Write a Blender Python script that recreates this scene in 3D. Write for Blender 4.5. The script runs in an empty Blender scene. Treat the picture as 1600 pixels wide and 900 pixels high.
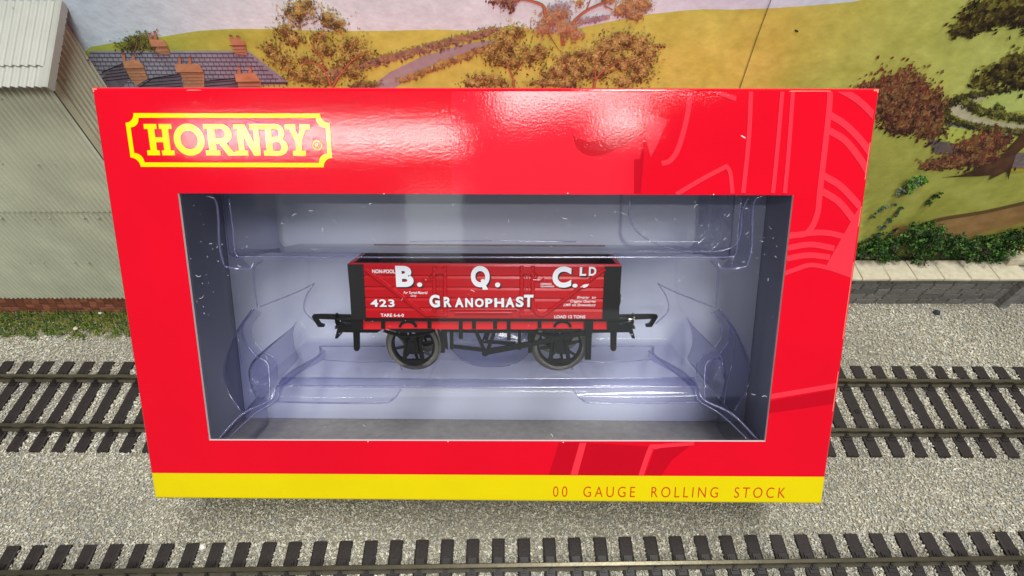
import bpy, bmesh, math, random
import numpy as np
from mathutils import Vector, Matrix, noise as mnoise
from mathutils.geometry import delaunay_2d_cdt
random.seed(7)
SC = bpy.context.scene
SC.unit_settings.system = 'METRIC'
SC.unit_settings.scale_length = 0.001          # 1 unit = 1 mm (00 scale models)
COL = SC.collection

# ------------------------------------------------------------------ camera
F = 808.0; TH = math.radians(49.9); CH = 144.0
cd = bpy.data.cameras.new('camera'); cam = bpy.data.objects.new('camera', cd); COL.objects.link(cam)
cam.location = (0, 0, CH); cam.rotation_euler = (math.pi/2 - TH, 0, 0)
cd.sensor_width = 36; cd.lens = F/1600*36; cd.clip_start = 1; cd.clip_end = 6000
SC.camera = cam
# ------------------------------------------------------------------ world (dim room), lamps and added reflection panels
W_ = bpy.data.worlds.new('World'); SC.world = W_; W_.use_nodes = True
bgn = W_.node_tree.nodes['Background']; bgn.inputs[0].default_value = (0.93, 0.95, 1, 1); bgn.inputs[1].default_value = 0.11
def lamp(name, loc, target, sx, sy, rad, col=(1, 1, 1)):
    l = bpy.data.lights.new(name, 'AREA'); l.shape = 'RECTANGLE'; l.size = sx; l.size_y = sy
    l.energy = rad*math.pi*sx*sy; l.color = col
    o = bpy.data.objects.new(name, l); COL.objects.link(o); o.location = loc
    o.rotation_euler = (Vector(target) - Vector(loc)).to_track_quat('-Z', 'Y').to_euler()
    return o
lamp('ceiling_lamp', (110, 0, 860), (0, 60, 0), 460, 110, 40.0, (1, 0.985, 0.955))
lamp('front_lamp', (140, -430, 730), (0, 80, 40), 380, 120, 17.0, (1, 0.985, 0.95))
lamp('strip_lamp', (-295, -420, 554), (-295, 70, 60), 410, 10, 66, (1, 0.97, 0.93))
lamp('small_lamp', (150, -420, 584), (150, 70, 60), 66, 18, 36, (1, 0.97, 0.93))
lamp('soft_lamp', (-128, -440, 560), (-128, 70, 60), 590, 215, 0.24, (1, 0.95, 0.93))  # dim panel added so the gloss card reflects a pale veil
lamp('low_lamp', (30, -420, 205), (30, 70, 60), 250, 130, 0.6, (0.9, 1, 0.97))  # dim panel added for the grey veil reflected low in the window
lamp('screen_lamp', (-116, -420, 402), (-116, 70, 60), 76, 100, 1.5, (0.9, 1, 0.97))  # added panel, reflected as the pale upright strip in the window
SC.view_settings.view_transform = 'Standard'; SC.view_settings.look = 'None'
SC.view_settings.exposure = 0.0; SC.view_settings.gamma = 1
SC.cycles.transparent_max_bounces = 24; SC.cycles.max_bounces = 12
SC.cycles.use_denoising = True

# ------------------------------------------------------------------ geometry of the view (used to lay things out on real planes)
st, ct = math.sin(TH), math.cos(TH)
CW = np.array([0, 0, CH])
def ray(px, py):
    u, v = (px-800)/F, (py-450)/F
    return np.array([u, ct - v*st, -st - v*ct])
def gp(px, py, z=0.0):                                # point of a horizontal plane
    d = ray(px, py); s = (z-CH)/d[2]; return CW + s*d
def yp(px, py, Y):                                    # point of the upright plane y = Y
    d = ray(px, py); s = Y/d[1]; return CW + s*d
w = np.radians(np.array([-38.13, -0.01, -0.56])); a_ = np.linalg.norm(w); k_ = w/a_
K_ = np.array([[0, -k_[2], k_[1]], [k_[2], 0, -k_[0]], [-k_[1], k_[0], 0]])
RB = np.eye(3) + math.sin(a_)*K_ + (1-math.cos(a_))*K_@K_
OB = np.array([-79.66, 38.21, 25.71]); BW, BD, BL = 148.0, 39.0, 86.7     # carton: width, depth, height
CL = RB.T@(CW-OB)
def fp(px, py, d=0.0):                                # carton-local point (x, d, z) at depth d behind its face
    r = RB.T@ray(px, py); s = (d-CL[1])/r[1]; return CL + s*r

# ------------------------------------------------------------------ materials
def lin(c):
    return tuple(((x/255)/12.92 if x/255 <= 0.04045 else ((x/255+0.055)/1.055)**2.4) for x in c)
MATS = {}
def mat(name, col=None, rough=0.5, metal=0.0, spec=0.5, var=None, bump=None, attr=False, coat=0.0, bumps=None):
    m = bpy.data.materials.new(name); m.use_nodes = True; nt = m.node_tree; n = nt.nodes; L = nt.links
    p = n['Principled BSDF']; p.inputs['Roughness'].default_value = rough; p.inputs['Metallic'].default_value = metal
    p.inputs['Specular IOR Level'].default_value = spec; p.inputs['Coat Weight'].default_value = coat
    tc = n.new('ShaderNodeTexCoord')
    src = None
    if attr:
        va = n.new('ShaderNodeVertexColor'); va.layer_name = 'Col'; src = va.outputs['Color']
    else:
        p.inputs['Base Color'].default_value = (*col, 1)
    if var:                                            # var = (scale, low, high, detail)
        nz = n.new('ShaderNodeTexNoise'); nz.inputs['Scale'].default_value = var[0]; nz.inputs['Detail'].default_value = var[3] if len(var) > 3 else 4
        L.new(tc.outputs['Object'], nz.inputs['Vector'])
        mr = n.new('ShaderNodeMapRange'); mr.inputs['From Min'].default_value = 0.3; mr.inputs['From Max'].default_value = 0.7
        mr.inputs['To Min'].default_value = var[1]; mr.inputs['To Max'].default_value = var[2]
        L.new(nz.outputs['Fac'], mr.inputs['Value'])
        mx = n.new('ShaderNodeVectorMath'); mx.operation = 'SCALE'
        if src is None:
            rgb = n.new('ShaderNodeRGB'); rgb.outputs[0].default_value = (*col, 1); src = rgb.outputs[0]
        L.new(src, mx.inputs[0]); L.new(mr.outputs[0], mx.inputs['Scale']); src = mx.outputs[0]
    if src is not None: L.new(src, p.inputs['Base Color'])
    prev = None
    for b in ([bump] if bump else []) + (bumps or []):   # (scale, strength, distance mm)
        nz = n.new('ShaderNodeTexNoise'); nz.inputs['Scale'].default_value = b[0]; nz.inputs['Detail'].default_value = 3
        L.new(tc.outputs['Object'], nz.inputs['Vector'])
        bp = n.new('ShaderNodeBump'); bp.inputs['Strength'].default_value = b[1]; bp.inputs['Distance'].default_value = b[2]
        L.new(nz.outputs['Fac'], bp.inputs['Height'])
        if prev is not None: L.new(prev, bp.inputs['Normal'])
        prev = bp.outputs['Normal']
    if prev is not None: L.new(prev, p.inputs['Normal'])
    MATS[name] = m
    return m
def clear(name, tint, edge, gloss_rough=0.04, ior=1.5, dust=0.0, bump=None):
    """Thin clear plastic: see-through, Fresnel gloss, and deeper tint where the sheet is crossed at a slant."""
    m = bpy.data.materials.new(name); m.use_nodes = True; nt = m.node_tree; n = nt.nodes; L = nt.links
    n.remove(n['Principled BSDF']); out = n['Material Output']
    lw = n.new('ShaderNodeLayerWeight'); lw.inputs['Blend'].default_value = 0.35
    mc = n.new('ShaderNodeMix'); mc.data_type = 'RGBA'; mc.inputs[6].default_value = (*tint, 1); mc.inputs[7].default_value = (*edge, 1)
    pw = n.new('ShaderNodeMath'); pw.operation = 'POWER'; pw.inputs[1].default_value = 1.6
    L.new(lw.outputs['Facing'], pw.inputs[0]); L.new(pw.outputs[0], mc.inputs[0])
    tr = n.new('ShaderNodeBsdfTransparent'); L.new(mc.outputs[2], tr.inputs['Color'])
    gl = n.new('ShaderNodeBsdfGlossy'); gl.inputs['Roughness'].default_value = gloss_rough
    l2 = n.new('ShaderNodeLayerWeight'); l2.inputs['Blend'].default_value = 0.5       # Schlick reflectance, the same from both sides
    p5 = n.new('ShaderNodeMath'); p5.operation = 'POWER'; p5.inputs[1].default_value = 5; L.new(l2.outputs['Facing'], p5.inputs[0])
    f0 = ((ior-1)/(ior+1))**2*1.35
    fr = n.new('ShaderNodeMath'); fr.operation = 'MULTIPLY_ADD'; fr.inputs[1].default_value = 1-f0; fr.inputs[2].default_value = f0; L.new(p5.outputs[0], fr.inputs[0])
    mx = n.new('ShaderNodeMixShader'); L.new(fr.outputs[0], mx.inputs[0]); L.new(tr.outputs[0], mx.inputs[1]); L.new(gl.outputs[0], mx.inputs[2])
    last = mx.outputs[0]
    if bump:
        tc = n.new('ShaderNodeTexCoord'); nz = n.new('ShaderNodeTexNoise'); nz.inputs['Scale'].default_value = bump[0]
        L.new(tc.outputs['Object'], nz.inputs['Vector'])
        bp = n.new('ShaderNodeBump'); bp.inputs['Strength'].default_value = bump[1]; bp.inputs['Distance'].default_value = bump[2]
        L.new(nz.outputs['Fac'], bp.inputs['Height']); L.new(bp.outputs[0], gl.inputs['Normal']); L.new(bp.outputs[0], l2.inputs['Normal'])
    if dust:
        df = n.new('ShaderNodeBsdfDiffuse'); df.inputs[0].default_value = (0.8, 0.82, 0.85, 1)
        m2 = n.new('ShaderNodeMixShader'); m2.inputs[0].default_value = dust
        L.new(last, m2.inputs[1]); L.new(df.outputs[0], m2.inputs[2]); last = m2.outputs[0]
    L.new(last, out.inputs['Surface'])
    return m

# ------------------------------------------------------------------ mesh helpers
class MB:
    def __init__(s): s.v = []; s.f = []; s.m = []; s.c = []
    def add(s, vs, fs, m=0, col=(1, 1, 1)):
        b = len(s.v); s.v.extend([tuple(map(float, q)) for q in vs]); s.f.extend([tuple(i+b for i in f) for f in fs]); s.m.extend([m]*len(fs))
        if isinstance(col, list): s.c.extend(col)
        else: s.c.extend([col]*len(vs))
    def box(s, lo, hi, m=0, col=(1, 1, 1), jit=0.0):
        vs = [(x, y, z) for x in (lo[0], hi[0]) for y in (lo[1], hi[1]) for z in (lo[2], hi[2])]
        if jit: vs = [tuple(c+random.uniform(-jit, jit) for c in v) for v in vs]
        s.add(vs, [(0, 1, 3, 2), (4, 6, 7, 5), (0, 4, 5, 1), (2, 3, 7, 6), (0, 2, 6, 4), (1, 5, 7, 3)], m, col)
    def prism(s, a, b, m=0, col=(1, 1, 1)):              # two matching rings of 3D points; caps are triangulated
        n = len(a)
        fs = [(i, (i+1) % n, n+(i+1) % n, n+i) for i in range(n)]
        r = delaunay_2d_cdt([Vector((q[0], q[2])) if True else None for q in a], [], [list(range(n))], 1, 1e-7)
        if len(r[0]) == n:
            idx = [r[3][i][0] for i in range(n)]
            tr = [tuple(idx[i] for i in t) for t in r[2]]
        else: tr = [tuple(range(n))]
        fs += tr + [tuple(n+i for i in reversed(t)) for t in tr]
        s.add(list(a)+list(b), fs, m, col)
    def tube(s, pts, r, k=8, m=0, col=(1, 1, 1)):
        pts = [np.array(p, float) for p in pts]; rs = r if isinstance(r, (list, tuple)) else [r]*len(pts)
        rings = []
        for i, p in enumerate(pts):
            t = pts[min(i+1, len(pts)-1)] - pts[max(i-1, 0)]; t = t/(np.linalg.norm(t)+1e-12)
            u = np.cross(t, [0, 0, 1.0]); u = np.cross(t, [0, 1.0, 0]) if np.linalg.norm(u) < 1e-3 else u
            u = u/np.linalg.norm(u); v = np.cross(t, u)
            rings.append([p + rs[i]*(math.cos(2*math.pi*j/k)*u + math.sin(2*math.pi*j/k)*v) for j in range(k)])
        fs = [(i*k+j, i*k+(j+1) % k, (i+1)*k+(j+1) % k, (i+1)*k+j) for i in range(len(pts)-1) for j in range(k)]
        fs += [tuple(reversed(range(k))), tuple((len(pts)-1)*k+j for j in range(k))]
        s.add([q for R in rings for q in R], fs, m, col)
    def dome(s, c, n, r, h=None, m=0, col=(1, 1, 1)):     # rivet head
        c = np.array(c, float); n = np.array(n, float); n = n/np.linalg.norm(n); h = h or r
        u = np.cross(n, [0.3, 0.5, 0.81]); u = u/np.linalg.norm(u); v = np.cross(n, u); vs = []
        for a, z in ((1, 0), (0.8, 0.6)):
            vs += [c + r*a*(math.cos(j*math.pi/4)*u+math.sin(j*math.pi/4)*v)+n*h*z for j in range(8)]
        vs.append(c+n*h)
        s.add(vs, [(j, (j+1) % 8, 8+(j+1) % 8, 8+j) for j in range(8)]+[(8+j, 8+(j+1) % 8, 16) for j in range(8)], m, col)
    def lathe(s, prof, c, k=36, m=0, col=(1, 1, 1)):       # profile (radius, depth) turned about the local depth axis
        vs = [(c[0]+r*math.cos(2*math.pi*j/k), c[1]+y, c[2]+r*math.sin(2*math.pi*j/k)) for r, y in prof for j in range(k)]
        n = len(prof)
        s.add(vs, [(i*k+j, i*k+(j+1) % k, ((i+1) % n)*k+(j+1) % k, ((i+1) % n)*k+j) for i in range(n) for j in range(k)], m, col)
    def build(s, name, mats, parent=None, off=(0, 0, 0), smooth=False, fix=True):
        me = bpy.data.meshes.new(name)
        me.from_pydata([(q[0]-off[0], q[1]-off[1], q[2]-off[2]) for q in s.v], [], s.f)
        for m in (mats if isinstance(mats, (list, tuple)) else [mats]): me.materials.append(m)
        if len(set(s.m)) > 1: me.polygons.foreach_set('material_index', s.m)
        at = me.color_attributes.new('Col', 'FLOAT_COLOR', 'POINT')
        at.data.foreach_set('color', np.array([(*c, 1) for c in s.c], dtype=np.float32).ravel())
        if fix and len(s.f) < 60000:
            bm = bmesh.new(); bm.from_mesh(me); bmesh.ops.recalc_face_normals(bm, faces=bm.faces); bm.to_mesh(me); bm.free()
        if smooth:
            me.polygons.foreach_set('use_smooth', [True]*len(me.polygons))
            if smooth != 'all': me.set_sharp_from_angle(angle=math.radians(40))
        o = bpy.data.objects.new(name, me); COL.objects.link(o)
        if parent is not None: o.parent = parent
        return o
def tag(o, label=None, cat=None, group=None, kind=None):
    if label: o['label'] = label
    if cat: o['category'] = cat
    if group: o['group'] = group
    if kind: o['kind'] = kind
    return o
def empty(name, loc, rot=None):
    o = bpy.data.objects.new(name, None); COL.objects.link(o)
    M = Matrix.Translation(Vector(loc))
    if rot is not None: M = M @ Matrix([list(r) for r in rot]).to_4x4()
    o.matrix_world = M; o.empty_display_size = 5
    return o
def cdt(polys, keep, extra=()):
    """polys: list of 2D outlines; keep(set of poly ids) -> bool or a material index. Returns verts, [(tri, key)]."""
    vs = []; fs = []
    for p in polys:
        if sum(p[i-1][0]*p[i][1]-p[i][0]*p[i-1][1] for i in range(len(p))) < 0: p = list(p)[::-1]
        fs.append(list(range(len(vs), len(vs)+len(p)))); vs += [Vector((float(q[0]), float(q[1]))) for q in p]
    vs += [Vector((float(q[0]), float(q[1]))) for q in extra]
    r = delaunay_2d_cdt(vs, [], fs, 0, 1e-5)
    out = []
    for t, of in zip(r[2], r[5]):
        k = keep(set(of))
        if k is not False and k is not None: out.append((tuple(t), k))
    used = sorted({i for t, _ in out for i in t}); ix = {a: b for b, a in enumerate(used)}
    return [r[0][i] for i in used], [(tuple(ix[i] for i in t), k) for t, k in out]
def stroke(pts, wd):
    pts = [np.array(p, float) for p in pts]; l = []; r = []
    for i, p in enumerate(pts):
        t = pts[min(i+1, len(pts)-1)]-pts[max(i-1, 0)]; t = t/(np.linalg.norm(t)+1e-9); nn = np.array([-t[1], t[0]])
        ww = wd[i] if isinstance(wd, (list, tuple)) else wd
        l.append(p+nn*ww/2); r.append(p-nn*ww/2)
    return l + r[::-1]
def smooth_pts(pts, n=6):
    P = [np.array(p, float) for p in pts]; P = [2*P[0]-P[1]]+P+[2*P[-1]-P[-2]]; out = []
    for i in range(1, len(P)-2):
        for k in range(n):
            t = k/n
            out.append(0.5*((2*P[i])+(P[i+1]-P[i-1])*t+(2*P[i-1]-5*P[i]+4*P[i+1]-P[i+2])*t*t+(3*P[i]-P[i-1]-3*P[i+1]+P[i+2])*t**3))
    out.append(P[-2]); return out
def text_tris(s, bold=0.0, shear=0.0, spacing=1.0, align='LEFT', res=6, line=1.0):
    c = bpy.data.curves.new('lettering', 'FONT'); c.body = s; c.size = 1; c.offset = bold; c.shear = shear; c.space_character = spacing
    c.align_x = align; c.resolution_u = res; c.fill_mode = 'FRONT'; c.space_line = line
    o = bpy.data.objects.new('lettering', c); COL.objects.link(o)
    me = bpy.data.meshes.new_from_object(o.evaluated_get(bpy.context.evaluated_depsgraph_get()))
    v = np.array([q.co[:2] for q in me.vertices]); f = [tuple(p.vertices) for p in me.polygons]
    bpy.data.objects.remove(o); bpy.data.curves.remove(c); bpy.data.meshes.remove(me)
    return v, f
def fit_text(s, x0, x1, z0, z1, **kw):                    # verts scaled into the rectangle
    v, f = text_tris(s, **kw); lo = v.min(0); hi = v.max(0)
    v = (v-lo)/(hi-lo); return v*np.array([x1-x0, z1-z0])+np.array([x0, z0]), f

# ================================================================== SETTING: ground, ballast, grass
BY = 125.0                                                # plane of the backdrop
m_ground = mat('ballast_base', lin((164, 158, 138)), 0.95, var=(1.1, 0.5, 1.15, 6), bump=(1.4, 0.8, 0.6))
mb = MB(); mb.add([(-420, -60, 0), (420, -60, 0), (420, 150, 0), (-420, 150, 0)], [(0, 1, 2, 3)])
tag(mb.build('ground', m_ground), kind='structure')

SP = 6.5; AU, AL = math.radians(-0.36), math.radians(0.76)
upY = (gp(1334, 588, 3.6)[1]+gp(100, 588, 3.6)[1])/2, (gp(1334, 675, 3.6)[1])
upFar, upNear = gp(800, 590.5, 3.6)[1], gp(800, 668, 3.6)[1]
loFar = gp(800, 883, 3.6)[1]; G = 16.5; loNear = loFar - G
upC = (upFar+upNear)/2; loC = (loFar+loNear)/2
SL = 15.0                                                  # half sleeper
ph_up = gp(1334, 709, 1.0)[0]; ph_lo = gp(1217, 848, 1.0)[0]

def in_sleeper(x, y):
    for yc, an, ph in ((upC, AU, ph_up), (loC, AL, ph_lo)):
        X_, Y_ = x*math.cos(an)+(y-yc)*math.sin(an), (y-yc)*math.cos(an)-x*math.sin(an)
        if abs(Y_) < SL+0.2: return abs((X_-ph+SP/2) % SP-SP/2) < 1.7
    return False
def chips(n, seed):
    rs = random.Random(seed); mb_v = []; mb_f = []; mb_c = []
    base = [(1, 0, 0), (-1, 0, 0), (0, 1, 0), (0, -1, 0), (0, 0, 1), (0, 0, -1)]
    tri = [(0, 2, 4), (2, 1, 4), (1, 3, 4), (3, 0, 4), (2, 0, 5), (1, 2, 5), (3, 1, 5), (0, 3, 5)]
    pal = [lin(c) for c in ((180, 178, 164), (166, 165, 153), (192, 189, 174), (146, 147, 142), (130, 134, 133), (174, 168, 150), (156, 156, 148), (198, 195, 183), (164, 159, 142))]
    k = 0
    while k < n:
        y = rs.uniform(22, 113.6); hw = 1.14*(CH*st + y*ct)*800/F+3; x = rs.uniform(-hw, hw)
        if -66 < x < 66 and 62 < y: continue
        if in_sleeper(x, y): continue
        if y > 99.6 + 1.8*mnoise.noise(Vector((x*0.12, 3, 0))) and x < -95 and rs.random() < 0.8: continue
        k += 1
        l = rs.uniform(0.24, 0.5); sx, sy, sz = l*rs.uniform(0.8, 1.3), l*rs.uniform(0.3, 0.6), l*rs.uniform(0.3, 0.5)
        t = rs.uniform(0, 6.283); tl = rs.uniform(-0.6, 0.6); c, s_ = math.cos(t), math.sin(t); cz = rs.uniform(0.1, 0.55)
        if (abs(y-upC) < SL or abs(y-loC) < SL): cz += 0.1
        b = len(mb_v)
        for q in base:
            X, Y_, Z = q[0]*sx*rs.uniform(0.7, 1.2), q[1]*sy*rs.uniform(0.7, 1.2), q[2]*sz
            X += rs.uniform(-.1, .1); Y_ += rs.uniform(-.1, .1)
            Z2 = Z*math.cos(tl)+X*math.sin(tl); X2 = X*math.cos(tl)-Z*math.sin(tl)
            mb_v.append((x+c*X2-s_*Y_, y+s_*X2+c*Y_, cz+Z2))
        mb_f += [tuple(b+i for i in f) for f in tri]
        pc = pal[min(8, int(rs.random()**1.0*9))]; g = rs.uniform(1.25, 1.75)
        dirt = 0.9+0.25*mnoise.noise(Vector((x*0.03, y*0.05, 1.7)))
        mb_c += [tuple(ch*g*dirt for ch in pc)]*6
    m = MB(); m.v, m.f, m.c, m.m = mb_v, mb_f, mb_c, [0]*len(mb_f)
    return m
m_chip = mat('ballast_stone', attr=True, rough=0.9, spec=0.3, bump=(4.0, 0.4, 0.2))
tag(chips(118000, 3).build('ballast', m_chip, fix=False), 'pale grey and beige stone ballast spread between the tracks', 'ballast', kind='stuff')

m_leaf = mat('leaf_flock', attr=True, rough=0.75, spec=0.25)
mb = MB(); rs = random.Random(5)
for i in range(13000):
    x = rs.uniform(-190, -82); y = rs.uniform(97.8, 109.6)
    edge = (y-97.8)/11.8
    if edge < 0.35 and mnoise.noise(Vector((x*0.25, y*0.4, 0)))+edge*2 < 0.3: continue
    h = rs.uniform(0.5, 1.9)*(0.6+0.5*edge); t = rs.uniform(0, 6.28); ln = rs.uniform(0.2, 1.1); wd = 0.11
    dx, dy = math.cos(t)*ln, math.sin(t)*ln; nx, ny = -math.sin(t)*wd, math.cos(t)*wd
    n_ = mnoise.noise(Vector((x*0.2, y*0.25, 4)))
    c = rs.choice([(92, 122, 38), (70, 104, 34), (120, 136, 52), (150, 142, 66), (58, 92, 40)] if n_ < 0.15 else [(150, 148, 70), (128, 138, 60), (110, 126, 48)])
    mb.add([(x-nx, y-ny, 0.1), (x+nx, y+ny, 0.1), (x+dx*0.5+nx, y+dy*0.5+ny, h*0.75), (x+dx*0.5-nx, y+dy*0.5-ny, h*0.75), (x+dx, y+dy, h)], [(0, 1, 2, 3), (3, 2, 4)], 0, tuple(q*rs.uniform(0.8, 1.1) for q in lin(c)))
tag(mb.build('grass', m_leaf, fix=False), 'short green static grass strip at the foot of the corrugated shed', 'grass', kind='stuff')

# ================================================================== TRACKS
m_rail = mat('nickel_rail', lin((112, 106, 88)), 0.30, metal=0.75, var=(0.25, 0.8, 1.1), bump=(1.5, 0.15, 0.1))
m_railside = mat('weathered_rail_side', lin((76, 71, 56)), 0.6, metal=0.3, var=(0.5, 0.75, 1.15))
m_sleeper = mat('brown_sleeper_plastic', lin((38, 31, 29)), 0.68, var=(0.9, 0.7, 1.25), bumps=[(2.2, 0.5, 0.25)])
m_chair = mat('dark_chair_plastic', lin((34, 29, 28)), 0.5)
def sleeper_mb(x, yc):
    m = MB(); h = 1.0
    n = 9; w0, w1 = 1.62, 1.42
    rows = [(-1, -0.2), (-1, h-0.14), (-0.82, h), (0.82, h), (1, h-0.14), (1, -0.2)]
    ys = [-SL, -SL+0.2]+[(-SL+0.2)+(2*SL-0.4)*i/n for i in range(1, n)]+[SL-0.2, SL]
    vs = []
    for j, y in enumerate(ys):
        e = 0.22 if j in (0, len(ys)-1) else 0
        for a, z in rows:
            vs.append((x+a*(w0 if z < h else w0-0.05)-(0.1*a if e else 0)+random.uniform(-.03, .03), yc+y, z-(e if z > 0 else 0)+random.uniform(-.03, .02)))
    k = len(rows)
    fs = [(j*k+i, j*k+i+1, (j+1)*k+i+1, (j+1)*k+i) for j in range(len(ys)-1) for i in range(k-1)]
    fs += [tuple(range(k)), tuple(reversed(range((len(ys)-1)*k, len(ys)*k)))]
    m.add(vs, fs); return m
def chair_mb(x, y):
    m = MB(); m.box((x-1.0, y-2.3, 0.95), (x+1.0, y+2.3, 1.32))
    for s in (-1, 1):
        y0, y1 = sorted((y+s*0.6, y+s*1.5)); m.box((x-0.62, y0, 1.3), (x+0.62, y1, 1.72))
        y0, y1 = sorted((y+s*0.55, y+s*1.05)); m.box((x-0.3, y0, 1.7), (x+0.3, y1, 2.1))
    return m
def rail_mb(y, x0, x1):
    prof = [(-1.0, 1.1), (-1.0, 1.35), (-0.32, 1.7), (-0.26, 2.75), (-0.5, 2.95), (-0.5, 3.5), (-0.38, 3.6), (0.38, 3.6), (0.5, 3.5), (0.5, 2.95), (0.26, 2.75), (0.32, 1.7), (1.0, 1.35), (1.0, 1.1)]
    m = MB(); n = len(prof); xs = np.linspace(x0, x1, 9)
    m.add([(x, y+a, z) for x in xs for a, z in prof], [(j*n+i, j*n+(i+1) % n, (j+1)*n+(i+1) % n, (j+1)*n+i) for j in range(8) for i in range(n)]+[tuple(range(n)), tuple(reversed(range(8*n, 9*n)))])
    m.m = [1 if (i % n) in (0, 1, 2, 3, 9, 10, 11, 12) else 0 for i in range(8*n)]+[0, 0]
    return m
def track(label, yc, yf, yn, ph, half, an):
    t = empty('railway_track', (0, yc, 0)); t.rotation_euler = (0, 0, an); tag(t, label, 'railway track', 'model railway tracks')
    for y in (yf, yn): rail_mb(y, -half-4, half+4).build('rail', [m_rail, m_railside], t, (0, yc, 0))
    n0 = math.ceil((-half-ph)/SP); n1 = math.floor((half-ph)/SP)
    for i in range(n0, n1+1):
        x = ph+i*SP
        s = sleeper_mb(x, yc).build('sleeper', m_sleeper, t, (0, yc, 0))
        for y in (yf, yn):
            chair_mb(x, y).build('rail_chair', m_chair, s, (0, yc, 0))
    return t
t_up = track('rear railway track with brown sleepers passing behind the red carton', upC, upFar, upNear, ph_up, 190, AU)
t_lo = track('front railway track with dark sleepers cut off by the bottom edge', loC, loFar, loNear, ph_lo, 150, AL)
q = gp(1340, 640, 1.0); pin_x = ph_up+round((q[0]-ph_up)/SP)*SP
mb = MB(); mb.lathe([(0.01, 0), (0.75, 0), (0.7, 0.25), (0.01, 0.3)], (0, 0, 0), 14)
mb.v = [(v[0]+pin_x, v[2]+q[1], v[1]+1.0) for v in mb.v]
mb.build('track_pin', mat('black_pin', lin((24, 24, 28)), 0.35), t_up, (0, upC, 0))

# ================================================================== CORRUGATED SHED (low relief, against the backdrop)
m_sheet = mat('olive_grey_sheet', lin((208, 213, 189)), 0.55, var=(0.10, 0.86, 1.07), bumps=[(2.5, 0.12, 0.2)])
m_roof = mat('pale_grey_sheet', lin((168, 170, 160)), 0.5, var=(0.15, 0.92, 1.05), bumps=[(2.5, 0.12, 0.2)])
m_brick = mat('brown_brick', attr=True, rough=0.85, bump=(3, 0.5, 0.2))
WY = 110.0; WX = -104.0
zlap = yp(80, 330, WY)[2]; zbase = yp(80, 466, WY)[2]
eave = np.array([0, 106.6, yp(84, 137, 106.6)[2]]); ridge = np.array([0, BY-0.3, yp(96, 4, BY-0.3)[2]])
def roof_z(y): return eave[2]+(ridge[2]-eave[2])*(y-eave[1])/(ridge[1]-eave[1])
shed = empty('corrugated_shed', (-145, 117, 0)); so = (-145, 117, 0)
tag(shed, 'olive grey corrugated iron shed with pale lean to roof and brick footing', 'shed')
P = 1.47
def corr_wall(x0, x1, zf0, zf1, fy, p, A, along='x', seam=0, thick=0.25):
    m = MB(); n = int((x1-x0)/p*12); fr = []; bk = []
    for i in range(n+1):
        x = x0+(x1-x0)*i/n; dy = 4.4*A*(0.5-abs(math.sin(math.pi*(x-x0)/p))**0.9)
        if seam: dy -= 0.22*(1-((x-x0)/seam) % 1.0)
        for z in (zf0(x), zf1(x)):
            fr.append((x, fy+dy, z)); bk.append((x, fy+dy+thick, z))
    N = len(fr); fs = []
    for i in range(n):
        a = 2*i; fs += [(a, a+2, a+3, a+1), (N+a, N+a+1, N+a+3, N+a+2), (a, N+a, N+a+2, a+2), (a+1, a+3, N+a+3, N+a+1)]
    fs += [(0, 1, N+1, N), (2*n, N+2*n, N+2*n+1, 2*n+1)]
    vs = fr+bk
    if along == 'y': vs = [(y_, x_, z_) for x_, y_, z_ in vs]
    m.add(vs, fs); return m
corr_wall(-192, WX, lambda x: zbase, lambda x: zlap+1.0, WY+0.42, P, 0.25, seam=P*5).build('lower_wall_sheet', m_sheet, shed, so, smooth=True)
corr_wall(-192, WX, lambda x: zlap-0.15*math.cos(2*math.pi*(x+192)/P), lambda x: roof_z(WY)-0.5, WY-0.05, P, 0.25, seam=P*5).build('upper_wall_sheet', m_sheet, shed, so, smooth=True)
# gable, facing right: built along y, then mirrored out to x = WX
g = corr_wall(WY+0.8, BY-0.4, lambda y: zbase, lambda y: roof_z(y)-0.4, 0, P, 0.25, along='y')
g.v = [(WX-0.1-v[0], v[1], v[2]) for v in g.v]
g.build('gable_wall_sheet', m_sheet, shed, so, smooth=True)
mb = MB(); mb.box((WX-1.1, WY-0.42, zbase), (WX+0.35, WY-0.05, roof_z(WY)-0.6)); mb.box((WX+0.02, WY-0.42, zbase), (WX+0.38, WY+1.3, roof_z(WY)-0.62)); mb.build('corner_strip', m_sheet, shed, so)
# roof: waves run up the slope
def roof_sheet(x0, x1, y0, y1, lift, p=1.76, A=0.3, th=0.35):
    m = MB(); n = int((x1-x0)/p*8); up = []; dn = []
    sl = np.array([0, ridge[1]-eave[1], ridge[2]-eave[2]]); sl = sl/np.linalg.norm(sl); nn = np.array([0, -sl[2], sl[1]])
    for i in range(n+1):
        x = x0+(x1-x0)*i/n; d = A*math.cos(2*math.pi*(x-x0)/p)+lift
        for y in (y0, y1):
            c = np.array([x, y, roof_z(y)]); up.append(c+nn*(d+th)); dn.append(c+nn*d)
    N = len(up); fs = []
    for i in range(n):
        a = 2*i; fs += [(a, a+2, a+3, a+1), (N+a, N+a+1, N+a+3, N+a+2), (a, N+a, N+a+2, a+2), (a+1, a+3, N+a+3, N+a+1)]
    fs += [(0, 1, N+1, N), (2*n, N+2*n, N+2*n+1, 2*n+1)]
    m.add(up+dn, fs); return m, nn
RX = -101.6
ylap = 110.8
r1, rn = roof_sheet(-185, RX-1.0, eave[1], ylap+0.8, 0.0); r2, _ = roof_sheet(-185, RX-1.0, ylap, ridge[1], 0.42)
rf = r1.build('lower_roof_sheet', m_roof, shed, so, smooth=True); r2.build('upper_roof_sheet', m_roof, shed, so, smooth=True)
mb = MB()                                                   # scalloped verge capping down the gable edge
pts = []
n = 40; vs = []
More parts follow.
